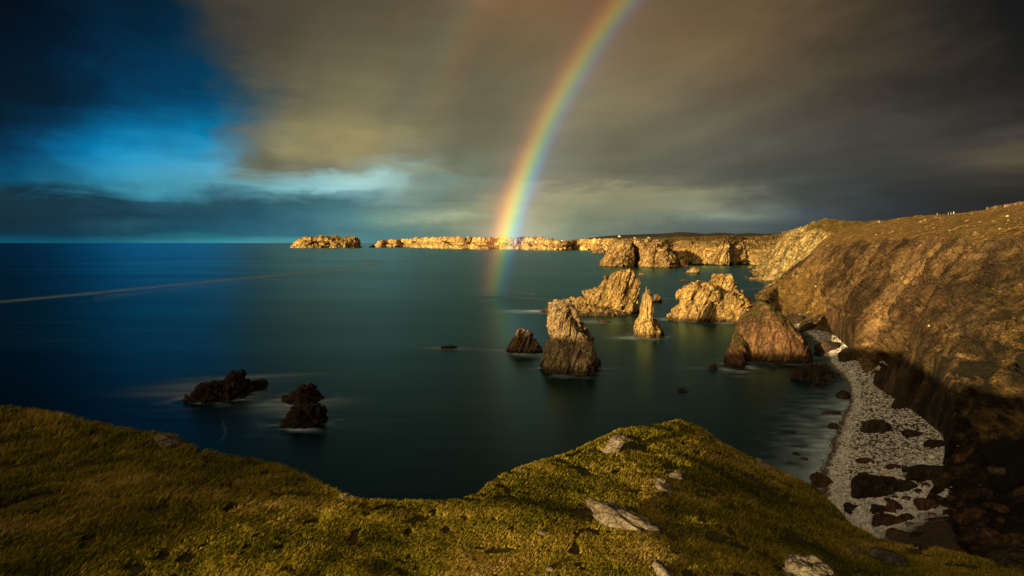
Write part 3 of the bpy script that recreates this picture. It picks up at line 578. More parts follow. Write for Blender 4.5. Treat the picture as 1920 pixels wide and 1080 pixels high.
for px, py, D in crest:
    v = ray(px, py); azr = math.atan2(v[0], v[1]); td = -v[2] / math.hypot(v[0], v[1])
    D = min((H - EYE0) / (td - 0.10 * math.cos(azr)), 44) * float(np.interp(px, [1150, 1220, 1290, 1350, 1420, 1480, 1530, 1600, 1640, 1700, 1800, 2200, 2600], [1, 1.02, 1.07, 1.15, 1.29, 1.38, 1.42, 1.42, 1.40, 1.36, 1.33, 1.2, 1]))
    az_ = math.degrees(math.atan((px - 960) / (F * CP + 0)))
    v = ray(px, py); azr = math.atan2(v[0], v[1]); c = math.cos(azr)
    def pz(yy, d): q = P(px, yy, d); return (d, q[2])
    v2 = ray(px, 1200); td2 = -v2[2] / math.hypot(v2[0], v2[1]); d1 = (H - EYE0) / (td2 - 0.10 * c)
    rows = [(0.0, EYE0), (2.4, EYE0 - .24 * c), pz(1200, d1)]
    for fq in (0.33, 0.66): yy = 1200 + (py - 1200) * fq; rows.append(pz(yy, inv_mix(d1, D, fq)))
    cr = pz(py, D); rows.append(cr)
    rows += [(D * 1.05 + 0.5, cr[1] - D * .04 - .45), (D * 1.12 + 4, cr[1] - 6), (D * 1.12 + 14, cr[1] * 0.42), (D * 1.12 + 24, -5)]
    ctrl.append((math.degrees(azr), rows))
for a in (62, 80, 110, 140, 160, 175, 190, 200, 210, 220, 230, 240, 250, 260, 270, 285):
    ar = R(a); rr_ = [0, 1.6, 4.5, 12, 28, 60, 110, 180, 280, 420]
    if a < 75: zs = [EYE0, 44.9, 44.7, 44, 40, 37, 36, 34, 32, 30]
    elif a < 90: zs = [EYE0, 45, 44.9, 44.7, 44, 42, 42, 44, 46, 48]
    else: zs = [EYE0] + [zrear(math.sin(ar) * r, math.cos(ar) * r) for r in rr_[1:]]
    ctrl.append((a, list(zip(rr_, zs))))
for a in (295, 303):
    ar = R(a); rr_ = [0, 1.6, 4.5, 12, 28, 60, 100, 120, 140, 160] if a > 300 else [0, 1.6, 4.5, 12, 30, 80, 150, 220, 260, 290]
    zs = [zrear(math.sin(ar) * r, math.cos(ar) * r) for r in rr_]; zs[-2] = 22; zs[-1] = -5; zs[-3] *= .9
    ctrl.append((a - 360, list(zip(rr_, zs))))
ctrl = [(a if a < 290 else a - 360, r) for a, r in ctrl]; ctrl.sort(key=lambda q: q[0])
lo_a = ctrl[0][0]; ctrl = [(q[0] - 360, q[1]) for q in ctrl if q[0] > 200] + [q for q in ctrl]
ctrl.sort(key=lambda q: q[0])
ca = np.array([q[0] for q in ctrl]); cr_ = np.array([[w[0] for w in q[1]] for q in ctrl]); cz_ = np.array([[w[1] for w in q[1]] for q in ctrl])
azs = np.concatenate([np.linspace(-75, -47, 40, endpoint=False), np.linspace(-47, 48, 1000, endpoint=False), np.linspace(48, 285, 240)])
tt = np.concatenate([np.linspace(0, 2, 14, endpoint=False), np.linspace(2, 5, 330, endpoint=False), np.linspace(5, 9, 80)])
KR = np.stack([np.interp(azs, ca, cr_[:, k]) for k in range(10)]); KZ = np.stack([np.interp(azs, ca, cz_[:, k]) for k in range(10)])
# inside the visible part use even steps in the inverse of distance, so the mesh is as fine near the crest
def along(K, inv=False):
    i = np.clip(np.floor(tt).astype(int), 0, 8); f = (tt - i)[:, None]
    a, b = K[i], K[i + 1]
    return a + (b - a) * f
iR = 1 / np.maximum(KR, 0.3)
i = np.clip(np.floor(tt).astype(int), 0, 8); f = (tt - i)[:, None]
rl = KR[i] + (KR[i + 1] - KR[i]) * f; ri = 1 / (iR[i] + (iR[i + 1] - iR[i]) * f)
RR = np.where((i >= 2)[:, None] & (i < 5)[:, None], ri, rl)
fr = np.where(KR[i + 1] - KR[i] > 1e-6, (RR - KR[i]) / np.maximum(KR[i + 1] - KR[i], 1e-6), f)
ZZ = KZ[i] + (KZ[i + 1] - KZ[i]) * fr
aa = np.radians(azs)[None, :]
HG = np.stack([RR * np.sin(aa), RR * np.cos(aa), ZZ], -1)
p = HG.reshape(-1, 3); rad = RR.reshape(-1)
amp = np.clip(rad / 9.0, 0.15, 3.5)
und = 0.15 * fbm(np.c_[p[:, :2] / 6.0, p[:, :1] * 0], 3) * np.clip(rad / 6 - .2, 0, 1.0) + 0.05 * fbm(np.c_[p[:, :2] / 1.1, p[:, :1] * 0 + 4], 4) * np.clip(rad / 3, 0, 1)
und += 0.9 * fbm(np.c_[p[:, :2] / 14.0, p[:, :1] * 0 + 9], 3) * np.clip(rad / 25 - .5, 0, 1)
tv_ = np.repeat(tt, len(azs)); steep = np.clip((tv_ - 5.2) / 1.0, 0, 1)
frontm = np.clip((60 - np.abs(np.tile(azs, len(tt)))) / 10, 0, 1)
und = und * (1 - 0.75 * np.exp(-((tv_ - 5) / .35) ** 2) * frontm)
rk = fbm(p / np.array([7, 7, 12]), 5, .55, True) * 1.6 * steep * frontm
nx = np.c_[np.sin(np.tile(azs, len(tt)) * math.pi / 180), np.cos(np.tile(azs, len(tt)) * math.pi / 180)]
p = p.copy(); p[:, 2] += und; p[:, :2] += nx * rk[:, None] * 1.0
HG = p.reshape(HG.shape)
m_g, t = mat('turf'); pos = t.add('ShaderNodeNewGeometry').outputs['Position']
n1 = t.noise(pos, 0.55, 5, 0.6); n2 = t.noise(pos, 3.0, 6, 0.65); n3 = t.noise(pos, 16, 4, 0.7)
c = t.ramp(n1, [(0.34, (0.07, 0.06, 0.010)), (0.5, (0.13, 0.10, 0.015)), (0.66, (0.20, 0.13, 0.025))])
c = t.mix(t.mapr(n2, 0.56, 0.68), c, (0.10, 0.055, 0.015)); c = t.mix(t.mapr(n2, 0.43, 0.33), c, (0.012, 0.008, 0.004)); c = t.mix(0.45, c, (0.015, 0.012, 0.004))
c = t.mix(1.0, c, t.mapr(n3, 0.3, 0.7, 0.5, 1.3), 'MULTIPLY')
rc, rh, _p = rock_nodes(t, 3.0, PAL_BROWN)
c = t.mix(t.attr('rock'), c, rc)
principled(t, c, 0.95, t.bump(t.m('ADD', n3, n2), 0.8, 0.08))
Nh = grid_normals(HG); Nh *= np.sign(Nh[..., 2].sum())
rockm = (np.clip((0.62 - Nh[..., 2]) * 4, 0, 1).reshape(-1) * steep)
flipf = grid_faces(len(tt), len(azs))
headland = mesh_obj('headland', HG.reshape(-1, 3), flipf, m_g, attrs={'rock': rockm})
tag(headland, None, None, None, 'structure')

# ------------------------------------------------------------------ beach
bl = [(1478,604),(1512,628),(1545,660),(1558,686),(1589,716),(1592,757),(1572,800),(1556,850),(1545,888),(1555,935),(1590,985),(1640,1030),(1690,1085)]
br = [(1512,596),(1568,618),(1606,640),(1618,668),(1668,712),(1722,762),(1775,812),(1800,850),(1775,890),(1755,935),(1755,975),(1765,1020),(1790,1060)]
zr = [2, 3, 4.5, 5, 5, 5, 5, 6, 7, 8, 12, 18, 26]; zl = [0] * 8 + [0, .5, 3, 9, 16]
Bc = []
br = [(x_ + 26, y_ - 4) for x_, y_ in br]; zr = [z_ + 2 for z_ in zr]
for (a, b_), (c_, d_), zz1, zz0 in zip(bl, br, zr, zl):
    q0 = PZ(a, b_, zz0); q3 = PZ(c_, d_, zz1); dv = q3 - q0; w = dv[:2] / np.linalg.norm(dv[:2])
    m1 = q0 + dv * .18; m1[2] = zz0 + (zz1 - zz0) * .30; m2 = q0 + dv * .6; m2[2] = zz0 + (zz1 - zz0) * .62
    u0 = q0 - np.r_[w * 9, 0]; u0[2] = zz0 - 1.3; u1 = q0 - np.r_[w * 30, 0]; u1[2] = -6
    Bc.append([u1, u0, q0, m1, m2, q3])
Bc = np.array(Bc); BG = catmull(catmull(Bc, 260).transpose(1, 0, 2), 160)
bp = BG.reshape(-1, 3); bp[:, 2] += 0.35 * fbm(bp / 9, 4) + 0.12 * fbm(bp / 2.0, 3); BG = bp.reshape(BG.shape)
m_b, t = mat('shingle'); pos = t.add('ShaderNodeNewGeometry').outputs['Position']
vc = t.vor(pos, 1.6, 'F1', 'Color'); vd = t.vor(pos, 1.6)
sp_ = t.add('ShaderNodeSeparateXYZ'); t.put(sp_.inputs[0], vc)
c = t.ramp(sp_.outputs[0], [(0.1, (0.12, 0.10, 0.08)), (0.4, (0.26, 0.24, 0.2)), (0.7, (0.36, 0.33, 0.28)), (0.9, (0.3, 0.18, 0.12))])
c = t.mix(t.mapr(vd, 0.2, 0.5), c, (0.03, 0.027, 0.022))
zs_ = t.add('ShaderNodeSeparateXYZ'); t.put(zs_.inputs[0], pos)
wet = t.mapr(t.m('ADD', zs_.outputs[2], t.m('MULTIPLY', t.noise(pos, .3, 4, .6), 1.0)), 0.9, 1.6, 1, 0, True)
c = t.mix(t.m('MULTIPLY', wet, 0.9), c, (0.03, 0.016, 0.009))
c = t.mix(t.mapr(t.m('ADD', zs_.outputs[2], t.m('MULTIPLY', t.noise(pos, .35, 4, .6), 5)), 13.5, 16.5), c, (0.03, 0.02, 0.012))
principled(t, c, 0.8, t.bump(t.m('SUBTRACT', 1, vd), 0.9, 0.3))
beach = tag(mesh_obj('beach', BG.reshape(-1, 3), grid_faces(160, 260), m_b), None, None, None, 'structure')
# small pale cove beach across the bay
cv_ = np.array([[PZ(x, y, z) for x, y, z in ((1376, 498, -1), (1384, 494, 1.5), (1395, 492.5, 3), (1408, 493, 3), (1418, 497, -1))], [PZ(x, y, z) for x, y, z in ((1377, 491, 8), (1385, 490, 8), (1395, 489, 9), (1408, 489, 9), (1416, 491, 9))]])
m_s, t = mat('pale_sand'); pos = t.add('ShaderNodeNewGeometry').outputs['Position']; principled(t, t.ramp(t.noise(pos, .1, 4), [(.35, (.42, .34, .24)), (.65, (.6, .5, .38))]), 0.9)
tag(mesh_obj('cove_beach', catmull(catmull(cv_, 12).transpose(1, 0, 2), 30).transpose(1, 0, 2).reshape(-1, 3), grid_faces(12, 30), m_s), None, None, None, 'structure')

# ------------------------------------------------------------------ pebbles
def ico(sub):
    import bmesh
    bm = bmesh.new(); bmesh.ops.create_icosphere(bm, subdivisions=sub, radius=1.0)
    bm.verts.ensure_lookup_table(); V = np.array([v.co[:] for v in bm.verts]); Fc = np.array([[v.index for v in f_.verts] for f_ in bm.faces]); bm.free(); return V, Fc
IV, IF = ico(1)
def scatter_stones(name, pts, nrm, sizes, material, squash=0.6, sink=0.25, jitter=0.22):
    n_ = len(pts); ang = RNG.rand(n_) * 6.28; sx_ = sizes * (0.8 + .5 * RNG.rand(n_)); sy_ = sizes * (0.6 + .3 * RNG.rand(n_)); sz_ = sizes * squash * (.7 + .5 * RNG.rand(n_))
    v = IV[None] * (1 + jitter * (RNG.rand(n_, len(IV), 1) - .5) * 2) * np.stack([sx_, sy_, sz_], 1)[:, None, :]
    c_, s_ = np.cos(ang)[:, None], np.sin(ang)[:, None]
    w = np.stack([v[..., 0] * c_ - v[..., 1] * s_, v[..., 0] * s_ + v[..., 1] * c_, v[..., 2]], -1)
    tl = nrm if nrm is not None else np.tile([0, 0, 1.0], (n_, 1))
    w[..., 2] -= w[..., 0] * (tl[:, 0] / np.maximum(tl[:, 2], .3))[:, None] + w[..., 1] * (tl[:, 1] / np.maximum(tl[:, 2], .3))[:, None]
    w = w + pts[:, None, :] + np.array([0, 0, 1]) * (sz_ * (1 - 2 * sink) * .5)[:, None, None]
    Fc = (IF[None] + (np.arange(n_) * len(IV))[:, None, None]).reshape(-1, 3)
    tint = np.repeat(RNG.rand(n_), len(IV))
    return mesh_obj(name, w.reshape(-1, 3), Fc, material, attrs={'tint': tint}, smooth=False)
m_p, t = mat('pebble_stone'); ti = t.attr('tint')
c = t.ramp(ti, [(0.0, (0.2, 0.2, 0.2)), (0.25, (0.42, 0.44, 0.45)), (0.55, (0.66, 0.68, 0.68)), (0.8, (0.48, 0.38, 0.31)), (0.9, (0.82, 0.82, 0.8)), (1.0, (0.34, 0.38, 0.42))])
pos = t.add('ShaderNodeNewGeometry').outputs['Position']
zs_ = t.add('ShaderNodeSeparateXYZ'); t.put(zs_.inputs[0], pos)
wet = t.mapr(t.m('ADD', zs_.outputs[2], t.m('MULTIPLY', t.noise(pos, .3, 4, .6), 1.0)), 0.9, 1.7, 1, 0, True)
c = t.mix(t.m('MULTIPLY', wet, 0.82), c, (0.03, 0.016, 0.009)); c = t.mix(1.0, c, t.mapr(t.noise(pos, 4, 4), .3, .7, .7, 1.25), 'MULTIPLY')
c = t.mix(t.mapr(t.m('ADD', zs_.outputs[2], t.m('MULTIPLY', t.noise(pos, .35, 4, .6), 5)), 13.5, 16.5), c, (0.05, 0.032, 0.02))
principled(t, c, 0.75)
NP = 42000
vv = 45 + RNG.rand(NP) ** 1.0 * 112; uu = RNG.rand(NP) * 258
def gsamp(G, v, u):
    i, j = np.floor(v).astype(int), np.floor(u).astype(int); a, b = (v - i)[:, None], (u - j)[:, None]
    return (G[i, j] * (1 - a) + G[i + 1, j] * a) * (1 - b) + (G[i, j + 1] * (1 - a) + G[i + 1, j + 1] * a) * b
pp = gsamp(BG, vv, uu); szs = 0.12 + 0.30 * RNG.rand(NP) ** 2.2 + 0.35 * (RNG.rand(NP) > .985) + 0.15 * np.clip((pp[:, 2] - 5) / 6, 0, 1)
tag(scatter_stones('pebbles', pp, None, szs, m_p), None, None, None, 'stuff')

# stones and outcrops on the cliff slopes and moor
m_o, t = mat('outcrop_stone'); c = t.ramp(t.attr('tint'), [(0, (0.13, 0.09, 0.05)), (0.6, (0.32, 0.23, 0.12)), (1, (0.55, 0.44, 0.27))])
pos = t.add('ShaderNodeNewGeometry').outputs['Position']; principled(t, t.mix(1.0, c, t.mapr(t.noise(pos, 1.2, 5, .65), .3, .7, .55, 1.25), 'MULTIPLY'), 0.9, t.bump(t.noise(pos, 1.5, 5, .65), .8, .5))
nvA, nuA = GA.shape[:2]; NS = 6500
vv = np.concatenate([RNG.rand(NS // 2) * (nvA - 160) + 60, 342 + RNG.rand(NS // 2) * (nvA - 346)]); uu = RNG.rand(len(vv)) * (nuA - 2)
pp = gsamp(GA, vv, uu); keep = fbm(pp / 30.0, 3) > 0.06; pp = pp[keep]
rad_ = np.hypot(pp[:, 0], pp[:, 1]); szs = (0.14 + 0.6 * RNG.rand(len(pp)) ** 3) * np.clip(rad_ / 320, .5, 1.6)
NA = grid_normals(GA); NA *= np.sign(NA[..., 2].sum()); nn_ = gsamp(NA, vv[keep], uu[keep])
ok_ = nn_[:, 2] > .62; pp, nn_, szs = pp[ok_], nn_[ok_], szs[ok_]
tag(scatter_stones('loose_stones', pp, nn_, szs, m_o, 0.5, 0.35, 0.35), None, None, None, 'stuff')

# ------------------------------------------------------------------ boulders set by hand
def bvh(o):
    me = o.data; return BVHTree.FromPolygons([v.co[:] for v in me.vertices], [p_.vertices[:] for p_ in me.polygons])
T_head = bvh(headland); T_beach = bvh(beach); T_cliff = bvh(near_cliff)
def hit(px, py):
    v = Vector(ray(px, py)).normalized(); best = None
    for tr in (T_head, T_beach, T_cliff):
        h_ = tr.ray_cast(Vector((0, 0, H)), v)
        if h_[0] is not None and (best is None or h_[3] < best[2]): best = (np.array(h_[0]), np.array(h_[1]), h_[3])
    return best
IV4, IF4 = ico(5); IV3, IF3 = ico(4)
def boulder(name, px, py, wpx, hpx, material, label, depth=0.8, tilt=0.0, sink=0.35, seed=0, rough=0.30, cat='boulder', group=None, lean=0, big=False, follow=0.0):
    hb = hit(px, py + hpx * 0.35)
    if hb is None: return
    q, nrm, dist = hb; k = dist / F * 1.0
    w, h_ = wpx / 2 * k, hpx / 2 * k * 1.1
    V, Fc = (IV4, IF4) if big else (IV3, IF3)
    V = V.copy(); s = V + seed * 5.3
    r = 1 + rough * (0.9 * facets(s * 1.2) + 0.35 * facets(s * 3.1)) + 0.10 * fbm(s * 3, 4)
    V = np.sign(V) * np.abs(V) ** 0.85 * r[:, None]
    V = V * np.array([w, w * depth, h_])
    V[:, 2] += V[:, 0] * math.tan(R(tilt)); V[:, 0] += V[:, 2] * math.tan(R(lean))
    az_ = math.atan2(q[0], q[1]); c_, s_ = math.cos(-az_), math.sin(-az_)
    V = np.c_[V[:, 0] * c_ - V[:, 1] * s_, V[:, 0] * s_ + V[:, 1] * c_, V[:, 2]]
    if follow: nr = nrm if nrm[2] > 0 else -nrm; V[:, 2] -= follow * (V[:, 0] * nr[0] + V[:, 1] * nr[1]) / max(nr[2], .35)
    org = q + np.array([0, 0, h_ * (1 - 2 * sink)])
    o = mesh_obj(name, V + org, Fc, material, origin=q)
    return tag(o, label, cat, group)
S = M['stone']
FG = [ # foreground stones in the turf
 ('slab', 1182, 976, 138, 40, S, 'long pale lichen-spotted rock slab set diagonally in the turf, centre of the headland', dict(tilt=-20, depth=.35, sink=.42, big=True, follow=.6)),
 ('stone', 1246, 910, 30, 34, S, 'upright brown stone half buried on the ridge, above the long pale slab', dict(lean=-20, depth=.5, sink=.38, follow=.6)),
 ('stone', 1270, 893, 28, 16, S, 'flat tan stone on the ridge right behind the upright brown stone', dict(depth=.6, follow=.6)),
 ('outcrop', 1150, 834, 30, 46, S, 'pointed grey outcrop leaning right near the end of the grassy ridge', dict(lean=26, depth=.6, sink=.3, big=True)),
 ('stone', 1438, 876, 38, 12, S, 'thin pale stone strip on the right flank of the ridge', dict(tilt=-24, depth=.4, follow=.8)),
 ('boulder', 1516, 1074, 78, 52, S, 'rounded grey and black lichened boulder cut by the bottom edge of the picture', dict(big=True, sink=.35)),
 ('stone', 1020, 1000, 22, 9, S, 'small whitish stone in the yellow grass left of the long slab', dict(tilt=-12)),
 ('stone', 1033, 1067, 18, 12, S, 'small whitish wedge of stone near the bottom edge, below the small whitish stone', dict(tilt=-25)),
 ('stone', 1244, 1070, 28, 32, S, 'pale stone at the bottom edge below the right end of the long slab', dict(lean=-20, tilt=-20)),
 ('outcrop', 326, 829, 50, 20, S, 'pale rock outcrop on the edge of the dark left bank', dict(tilt=-24, depth=.8, big=True)),
 ('stone', 654, 935, 32, 9, S, 'flat pale stone on the lip where the left bank meets the ridge', dict(tilt=-8)),
 ('stone', 1604, 1034, 18, 14, S, 'small round pale stone in the hollow at the lower right', dict()),
 ('boulder', 1668, 1046, 56, 20, S, 'low mossy boulder in the shaded turf at the lower right', dict(depth=.7, tilt=-8)),
 ('stone', 976, 883, 7, 6, S, 'tiny white stone on the crumbling left edge of the ridge', dict()),
]
for i, (nm, px, py, w, h_, mm, lab, kw) in enumerate(FG):
    boulder(nm, px, py, w, h_, mm, lab, seed=60 + i, cat='stone' if nm in ('stone', 'slab') else 'rock', **kw)
BO, RB, PB = M['boulder'], M['redboulder'], M['paleboulder']
BB = [
 (1645, 800, 42, 24, BO, 'dark mossy oblong boulder alone in the middle of the pebble beach', {}),
 (1634, 914, 52, 46, BO, 'large dark angular boulder on the lower part of the pebble beach', dict(big=True)),
 (1660, 903, 34, 20, BO, 'wedge-shaped dark rock touching the large dark angular boulder', {}),
 (1748, 886, 64, 26, BO, 'huge dark slab on the right side of the lower beach', dict(big=True, tilt=8)),
 (1541, 902, 36, 24, RB, 'orange-brown block where the ridge meets the beach', dict(tilt=-12)),
 (1599, 953, 28, 14, BO, 'low dark rock beside the ridge at the lower beach', {}),
 (1652, 957, 32, 16, BO, 'grey-brown flat boulder left of the orange boulder on the lower beach', {}),
 (1676, 953, 24, 22, RB, 'bright orange-red boulder on the lower beach', {}),
 (1668, 978, 46, 22, RB, 'broad rust-brown boulder below the orange-red boulder', {}),
 (1700, 973, 26, 16, RB, 'brown boulder right of the broad rust-brown boulder', {}),
 (1737, 945, 30, 18, RB, 'oval tan-red boulder below the huge dark slab', {}),
 (1698, 911, 38, 18, BO, 'brown rock between the angular boulder and the huge dark slab', {}),
 (1680, 1001, 26, 16, RB, 'reddish boulder at the bottom end of the beach', {}),
 (1706, 985, 16, 10, PB, 'small pinkish boulder near the bottom end of the beach', {}),
 (1722, 1006, 22, 12, BO, 'dark boulder right of the reddish boulder at the bottom of the beach', {}),
 (1800, 860, 18, 14, RB, 'round tan boulder at the foot of the right slope, above the huge dark slab', {}),
 (1869, 882, 22, 9, PB, 'flat pale stone on the dark slope at the right', {}),
 (1692, 757, 28, 20, BO, 'black rock jutting from the cliff foot onto the upper beach', {}),
 (1712, 812, 30, 12, BO, 'low black rock at the right edge of the middle beach', {}),
 (1752, 832, 26, 14, BO, 'black rock at the right corner of the beach under the cliff', {}),
 (1624, 864, 26, 9, RB, 'flat tan slab among the pebbles above the large angular boulder', {}),
 (1677, 875, 22, 8, RB, 'small tan slab left of the huge dark slab', {}),
 (1581, 742, 20, 22, BO, 'dark weedy rock at the waterline of the upper beach', {}),
 (1562, 800, 18, 12, BO, 'dark weedy rock at the waterline of the middle beach', {}),
 (1566, 775, 18, 10, RB, 'reddish weedy rock at the waterline between the upper and middle beach', {}),
 (1595, 665, 34, 26, BO, 'black boulder at the narrow top end of the beach', {}),
 (1552, 650, 40, 22, BO, 'black weedy rock bank beside the rust-red stack', {}),
 (1490, 598, 40, 22, BO, 'dark jumbled boulder behind the shoulder of the rust-red stack', {}),
 (1515, 612, 30, 18, BO, 'dark boulder right of the jumbled boulder behind the rust-red stack', {}),
 (1505, 592, 16, 10, PB, 'pale boulder at the foot of the spur behind the rust-red stack', {}),
]
for i, (px, py, w, h_, mm, lab, kw) in enumerate(BB):
    boulder('boulder', px, py, w, h_, mm, lab, seed=90 + i, **kw)
for i in range(56):
    px, py = random.uniform(1640, 1880), random.uniform(880, 1035)
    if py < 925 and px < 1700 or py > 1005 + (px - 1700) * .1 and px < 1720: continue
    w = random.choice((10, 12, 14, 18, 24)); boulder('boulder', px, py, w, w * .6, random.choice((BO, RB, BO)), 'small brown boulder in the dark rubble at the bottom of the beach', seed=200 + i, group='brown rubble boulders at the bottom of the beach')
# shallow-water boulders: their tops break the surface
for i, (px, py, w, lab) in enumerate([(1486, 812, 10, 'small dark rock in the shallows far out from the middle beach'), (1492, 852, 14, 'dark rock in the shallows nearest the ridge, left one'), (1507, 861, 16, 'reddish rock in the shallows nearest the ridge, right one'), (1547, 776, 14, 'reddish rock in the shallows off the middle beach'), (1280, 733, 22, 'weedy rock barely awash in the dark water left of the shallows')]):
    q = PZ(px, py); D = math.hypot(q[0], q[1]); k = D / F
    V = IV3 * (1 + .3 * facets(IV3 * 1.3 + i * 4))[:, None] * np.array([w * k * .5, w * k * .4, w * k * .22])
    tag(mesh_obj('sea_rock', V + np.array([q[0], q[1], .05]), IF3, M['redboulder'] if 'red' in lab else M['boulder'], origin=q), lab, 'rock')

# ------------------------------------------------------------------ grass
NB = 420000
j0, j1 = 40, 1040
vi = np.where(RNG.rand(NB) < .93, 14 + RNG.rand(NB) * 334, 14 + 325 + RNG.rand(NB) * 22); uj = j0 + RNG.rand(NB) * (j1 - j0 - 2)
gp = gsamp(HG, vi, uj); gr = np.linalg.norm(gp[:, :2], axis=1)
clump = fbm(np.c_[gp[:, :2] / 1.3, gr * 0 + 2], 4); patch = fbm(np.c_[gp[:, :2] / 4.5, gr * 0 + 7], 3)
clump2 = fbm(np.c_[gp[:, :2] / (.35 + .012 * gr[:, None]), gr * 0 + 5], 2)
keep = (clump > -0.27) & (clump2 > -0.33) & (gr > 1.5) & ((gr < 30) | (RNG.rand(NB) < .8))
gp, gr, clump, patch = gp[keep], gr[keep], clump[keep], patch[keep]; n_ = len(gp)
leftness = np.clip((-gp[:, 0] - 1) / 8, 0, 1)
hgt = (0.018 + 0.0021 * gr) * (0.7 + 0.8 * RNG.rand(n_)) * (1 + .9 * np.clip(clump, -.3, 1)) * (1 + 1.1 * leftness)
wid = (0.0035 + 0.0007 * gr) * (.7 + .6 * RNG.rand(n_))
th = RNG.rand(n_) * 6.28; wind = R(70)
lean_d = np.stack([np.sin(wind) + .9 * np.cos(th), np.cos(wind) + .9 * np.sin(th)], 1); lean = hgt[:, None] * lean_d * (.35 + .5 * RNG.rand(n_, 1))
sd_ = np.stack([np.cos(th * 3.1), np.sin(th * 3.1)], 1) * wid[:, None]
b1 = gp.copy(); b1[:, :2] += sd_; b2 = gp.copy(); b2[:, :2] -= sd_; b1[:, 2] -= .01; b2[:, 2] -= .01
m1 = gp.copy(); m1[:, :2] += sd_ * .7 + lean * .35; m1[:, 2] += hgt * .6; m2 = gp.copy(); m2[:, :2] += -sd_ * .7 + lean * .35; m2[:, 2] += hgt * .6
tp = gp.copy(); tp[:, :2] += lean; tp[:, 2] += hgt * .95
V = np.stack([b1, b2, m2, m1, tp], 1).reshape(-1, 3); o5 = (np.arange(n_) * 5)[:, None]
Q3 = np.concatenate([o5 + [0, 1, 2], o5 + [0, 2, 3], o5 + [3, 2, 4]]).reshape(-1, 3)
patch2 = fbm(np.c_[gp[:, :2] / 1.1, gr * 0 + 31], 3)
tint = np.clip(.47 + .75 * patch + .35 * clump + .45 * patch2 + .20 * RNG.randn(n_) - .12 * leftness, 0, 1)
m_bl, t = mat('grass_blade'); c = t.ramp(t.attr('tint'), [(0.0, (0.05, 0.055, 0.007)), (0.24, (0.12, 0.115, 0.012)), (0.5, (0.22, 0.19, 0.02)), (0.72, (0.33, 0.25, 0.035)), (0.9, (0.40, 0.25, 0.06)), (1.0, (0.52, 0.40, 0.16))])
bs = t.add('ShaderNodeBsdfDiffuse'); t.put(bs.inputs[0], c); tr = t.add('ShaderNodeBsdfTranslucent'); t.put(tr.inputs[0], c)
mx = t.add('ShaderNodeMixShader'); mx.inputs[0].default_value = .3; t.l.new(bs.outputs[0], mx.inputs[1]); t.l.new(tr.outputs[0], mx.inputs[2])
oo = t.add('ShaderNodeOutputMaterial'); t.l.new(mx.outputs[0], oo.inputs[0])
tag(mesh_obj('grass', V, Q3, m_bl, attrs={'tint': np.repeat(tint, 5)}, smooth=False), None, None, None, 'stuff')

# ------------------------------------------------------------------ sea
for a in [(395,722,26,5,.8,10),(480,706,30,3,.7,12),(350,738,26,3,.5,4),(530,757,12,4,.9,10),(545,768,14,4,.6,12),(615,752,14,4,.5,0),(950,656,14,3.5,1.0,4),(985,664,14,2.5,.8,0),(1005,668,16,3,.35,0),(1018,668,10,3,.4,0),
          (1012,583,30,4.5,2.0,-6),(985,586,26,5,.6,-4),(1112,603,18,4,.9,0),(1138,606,20,3,.6,0),(1180,634,14,4,.9,0),(825,653,14,3,.8,-5),(860,653,16,2.5,.5,-5),(1125,487,60,10,.7,8),(1160,500,90,8,.8,2),(1230,502,120,7,.5,0),
          (1280,512,40,6,.8,0),(1322,512,30,5,.6,0),(1270,526,30,7,.9,0),(1300,526,30,4,.5,0),(1318,529,22,4,.9,0),(1420,541,20,4,.7,0),(1255,598,20,4,.6,0),(1250,560,26,4,.5,0),(1212,518,40,5,.8,0),(1320,690,14,2,.5,0),(1300,522,60,4,.2,0),
          (1130,690,12,3,.3,0),(560,466,200,60,.35,0),(700,464,300,60,.4,0),(1360,606,24,3,.3,0),(1400,600,18,3,.3,0)]:
    foam_px(*a)
dep = np.concatenate([np.linspace(0.62, 0.30, 60, endpoint=False), np.linspace(0.30, 0.06, 330, endpoint=False), np.geomspace(0.06, 0.0006, 150)])
rr_ = H / dep; saz = np.concatenate([np.linspace(-180, -44, 30, endpoint=False), np.linspace(-44, 44, 900, endpoint=False), np.linspace(44, 180, 31)])
sa = np.radians(saz)
SG = np.stack([rr_[:, None] * np.sin(sa)[None], rr_[:, None] * np.cos(sa)[None], np.zeros((len(rr_), len(sa)))], -1)
p = SG.reshape(-1, 3); foam = np.zeros(len(p))
rngd = np.hypot(p[:, 0], p[:, 1])
for x, y, al_, ac_, s, ang in FOAM:
    c_, s_ = math.cos(R(ang)), math.sin(R(ang)); dx, dy = p[:, 0] - x, p[:, 1] - y
    m_ = (np.abs(dx) < al_ * 4) & (np.abs(dy) < al_ * 4)
    dx, dy = dx[m_], dy[m_]; u = (dx * c_ + dy * s_) / al_ * 1.5; v = (-dx * s_ + dy * c_) / ac_ / (1.2)
    q = np.c_[(dx * c_ + dy * s_) / (al_ * .8), (-dx * s_ + dy * c_) / (ac_ * .7), dx * 0 + x * .1]
    g = np.exp(-(u ** 2 + np.abs(v) ** 1.6)) * (0.5 + 0.9 * np.clip(fbm(q * 1.6, 4) + .25, 0, 1))
    foam[m_] += s * g * 0.7
for k_, (c0, dw, dd_, a_, b_) in enumerate(RINGS):
    rel = p[:, :2] - c0; m_ = (np.abs(rel[:, 0]) < 2.2 * a_ + 12) & (np.abs(rel[:, 1]) < 2.2 * b_ + 2.2 * a_ + 12); rel = rel[m_]
    rho = np.hypot(rel @ dw / a_, rel @ dd_ / b_); dist = (rho - 1.0) * min(a_, b_)
    nz_ = fbm(np.c_[rel[:, 0] / 9, rel[:, 1] / 4.5, rel[:, 0] * 0 + k_], 4)
    foam[m_] += .9 * np.exp(-np.abs(dist - .8) / 2.6) * np.clip(nz_ * 1.9 + .15, 0, 1)
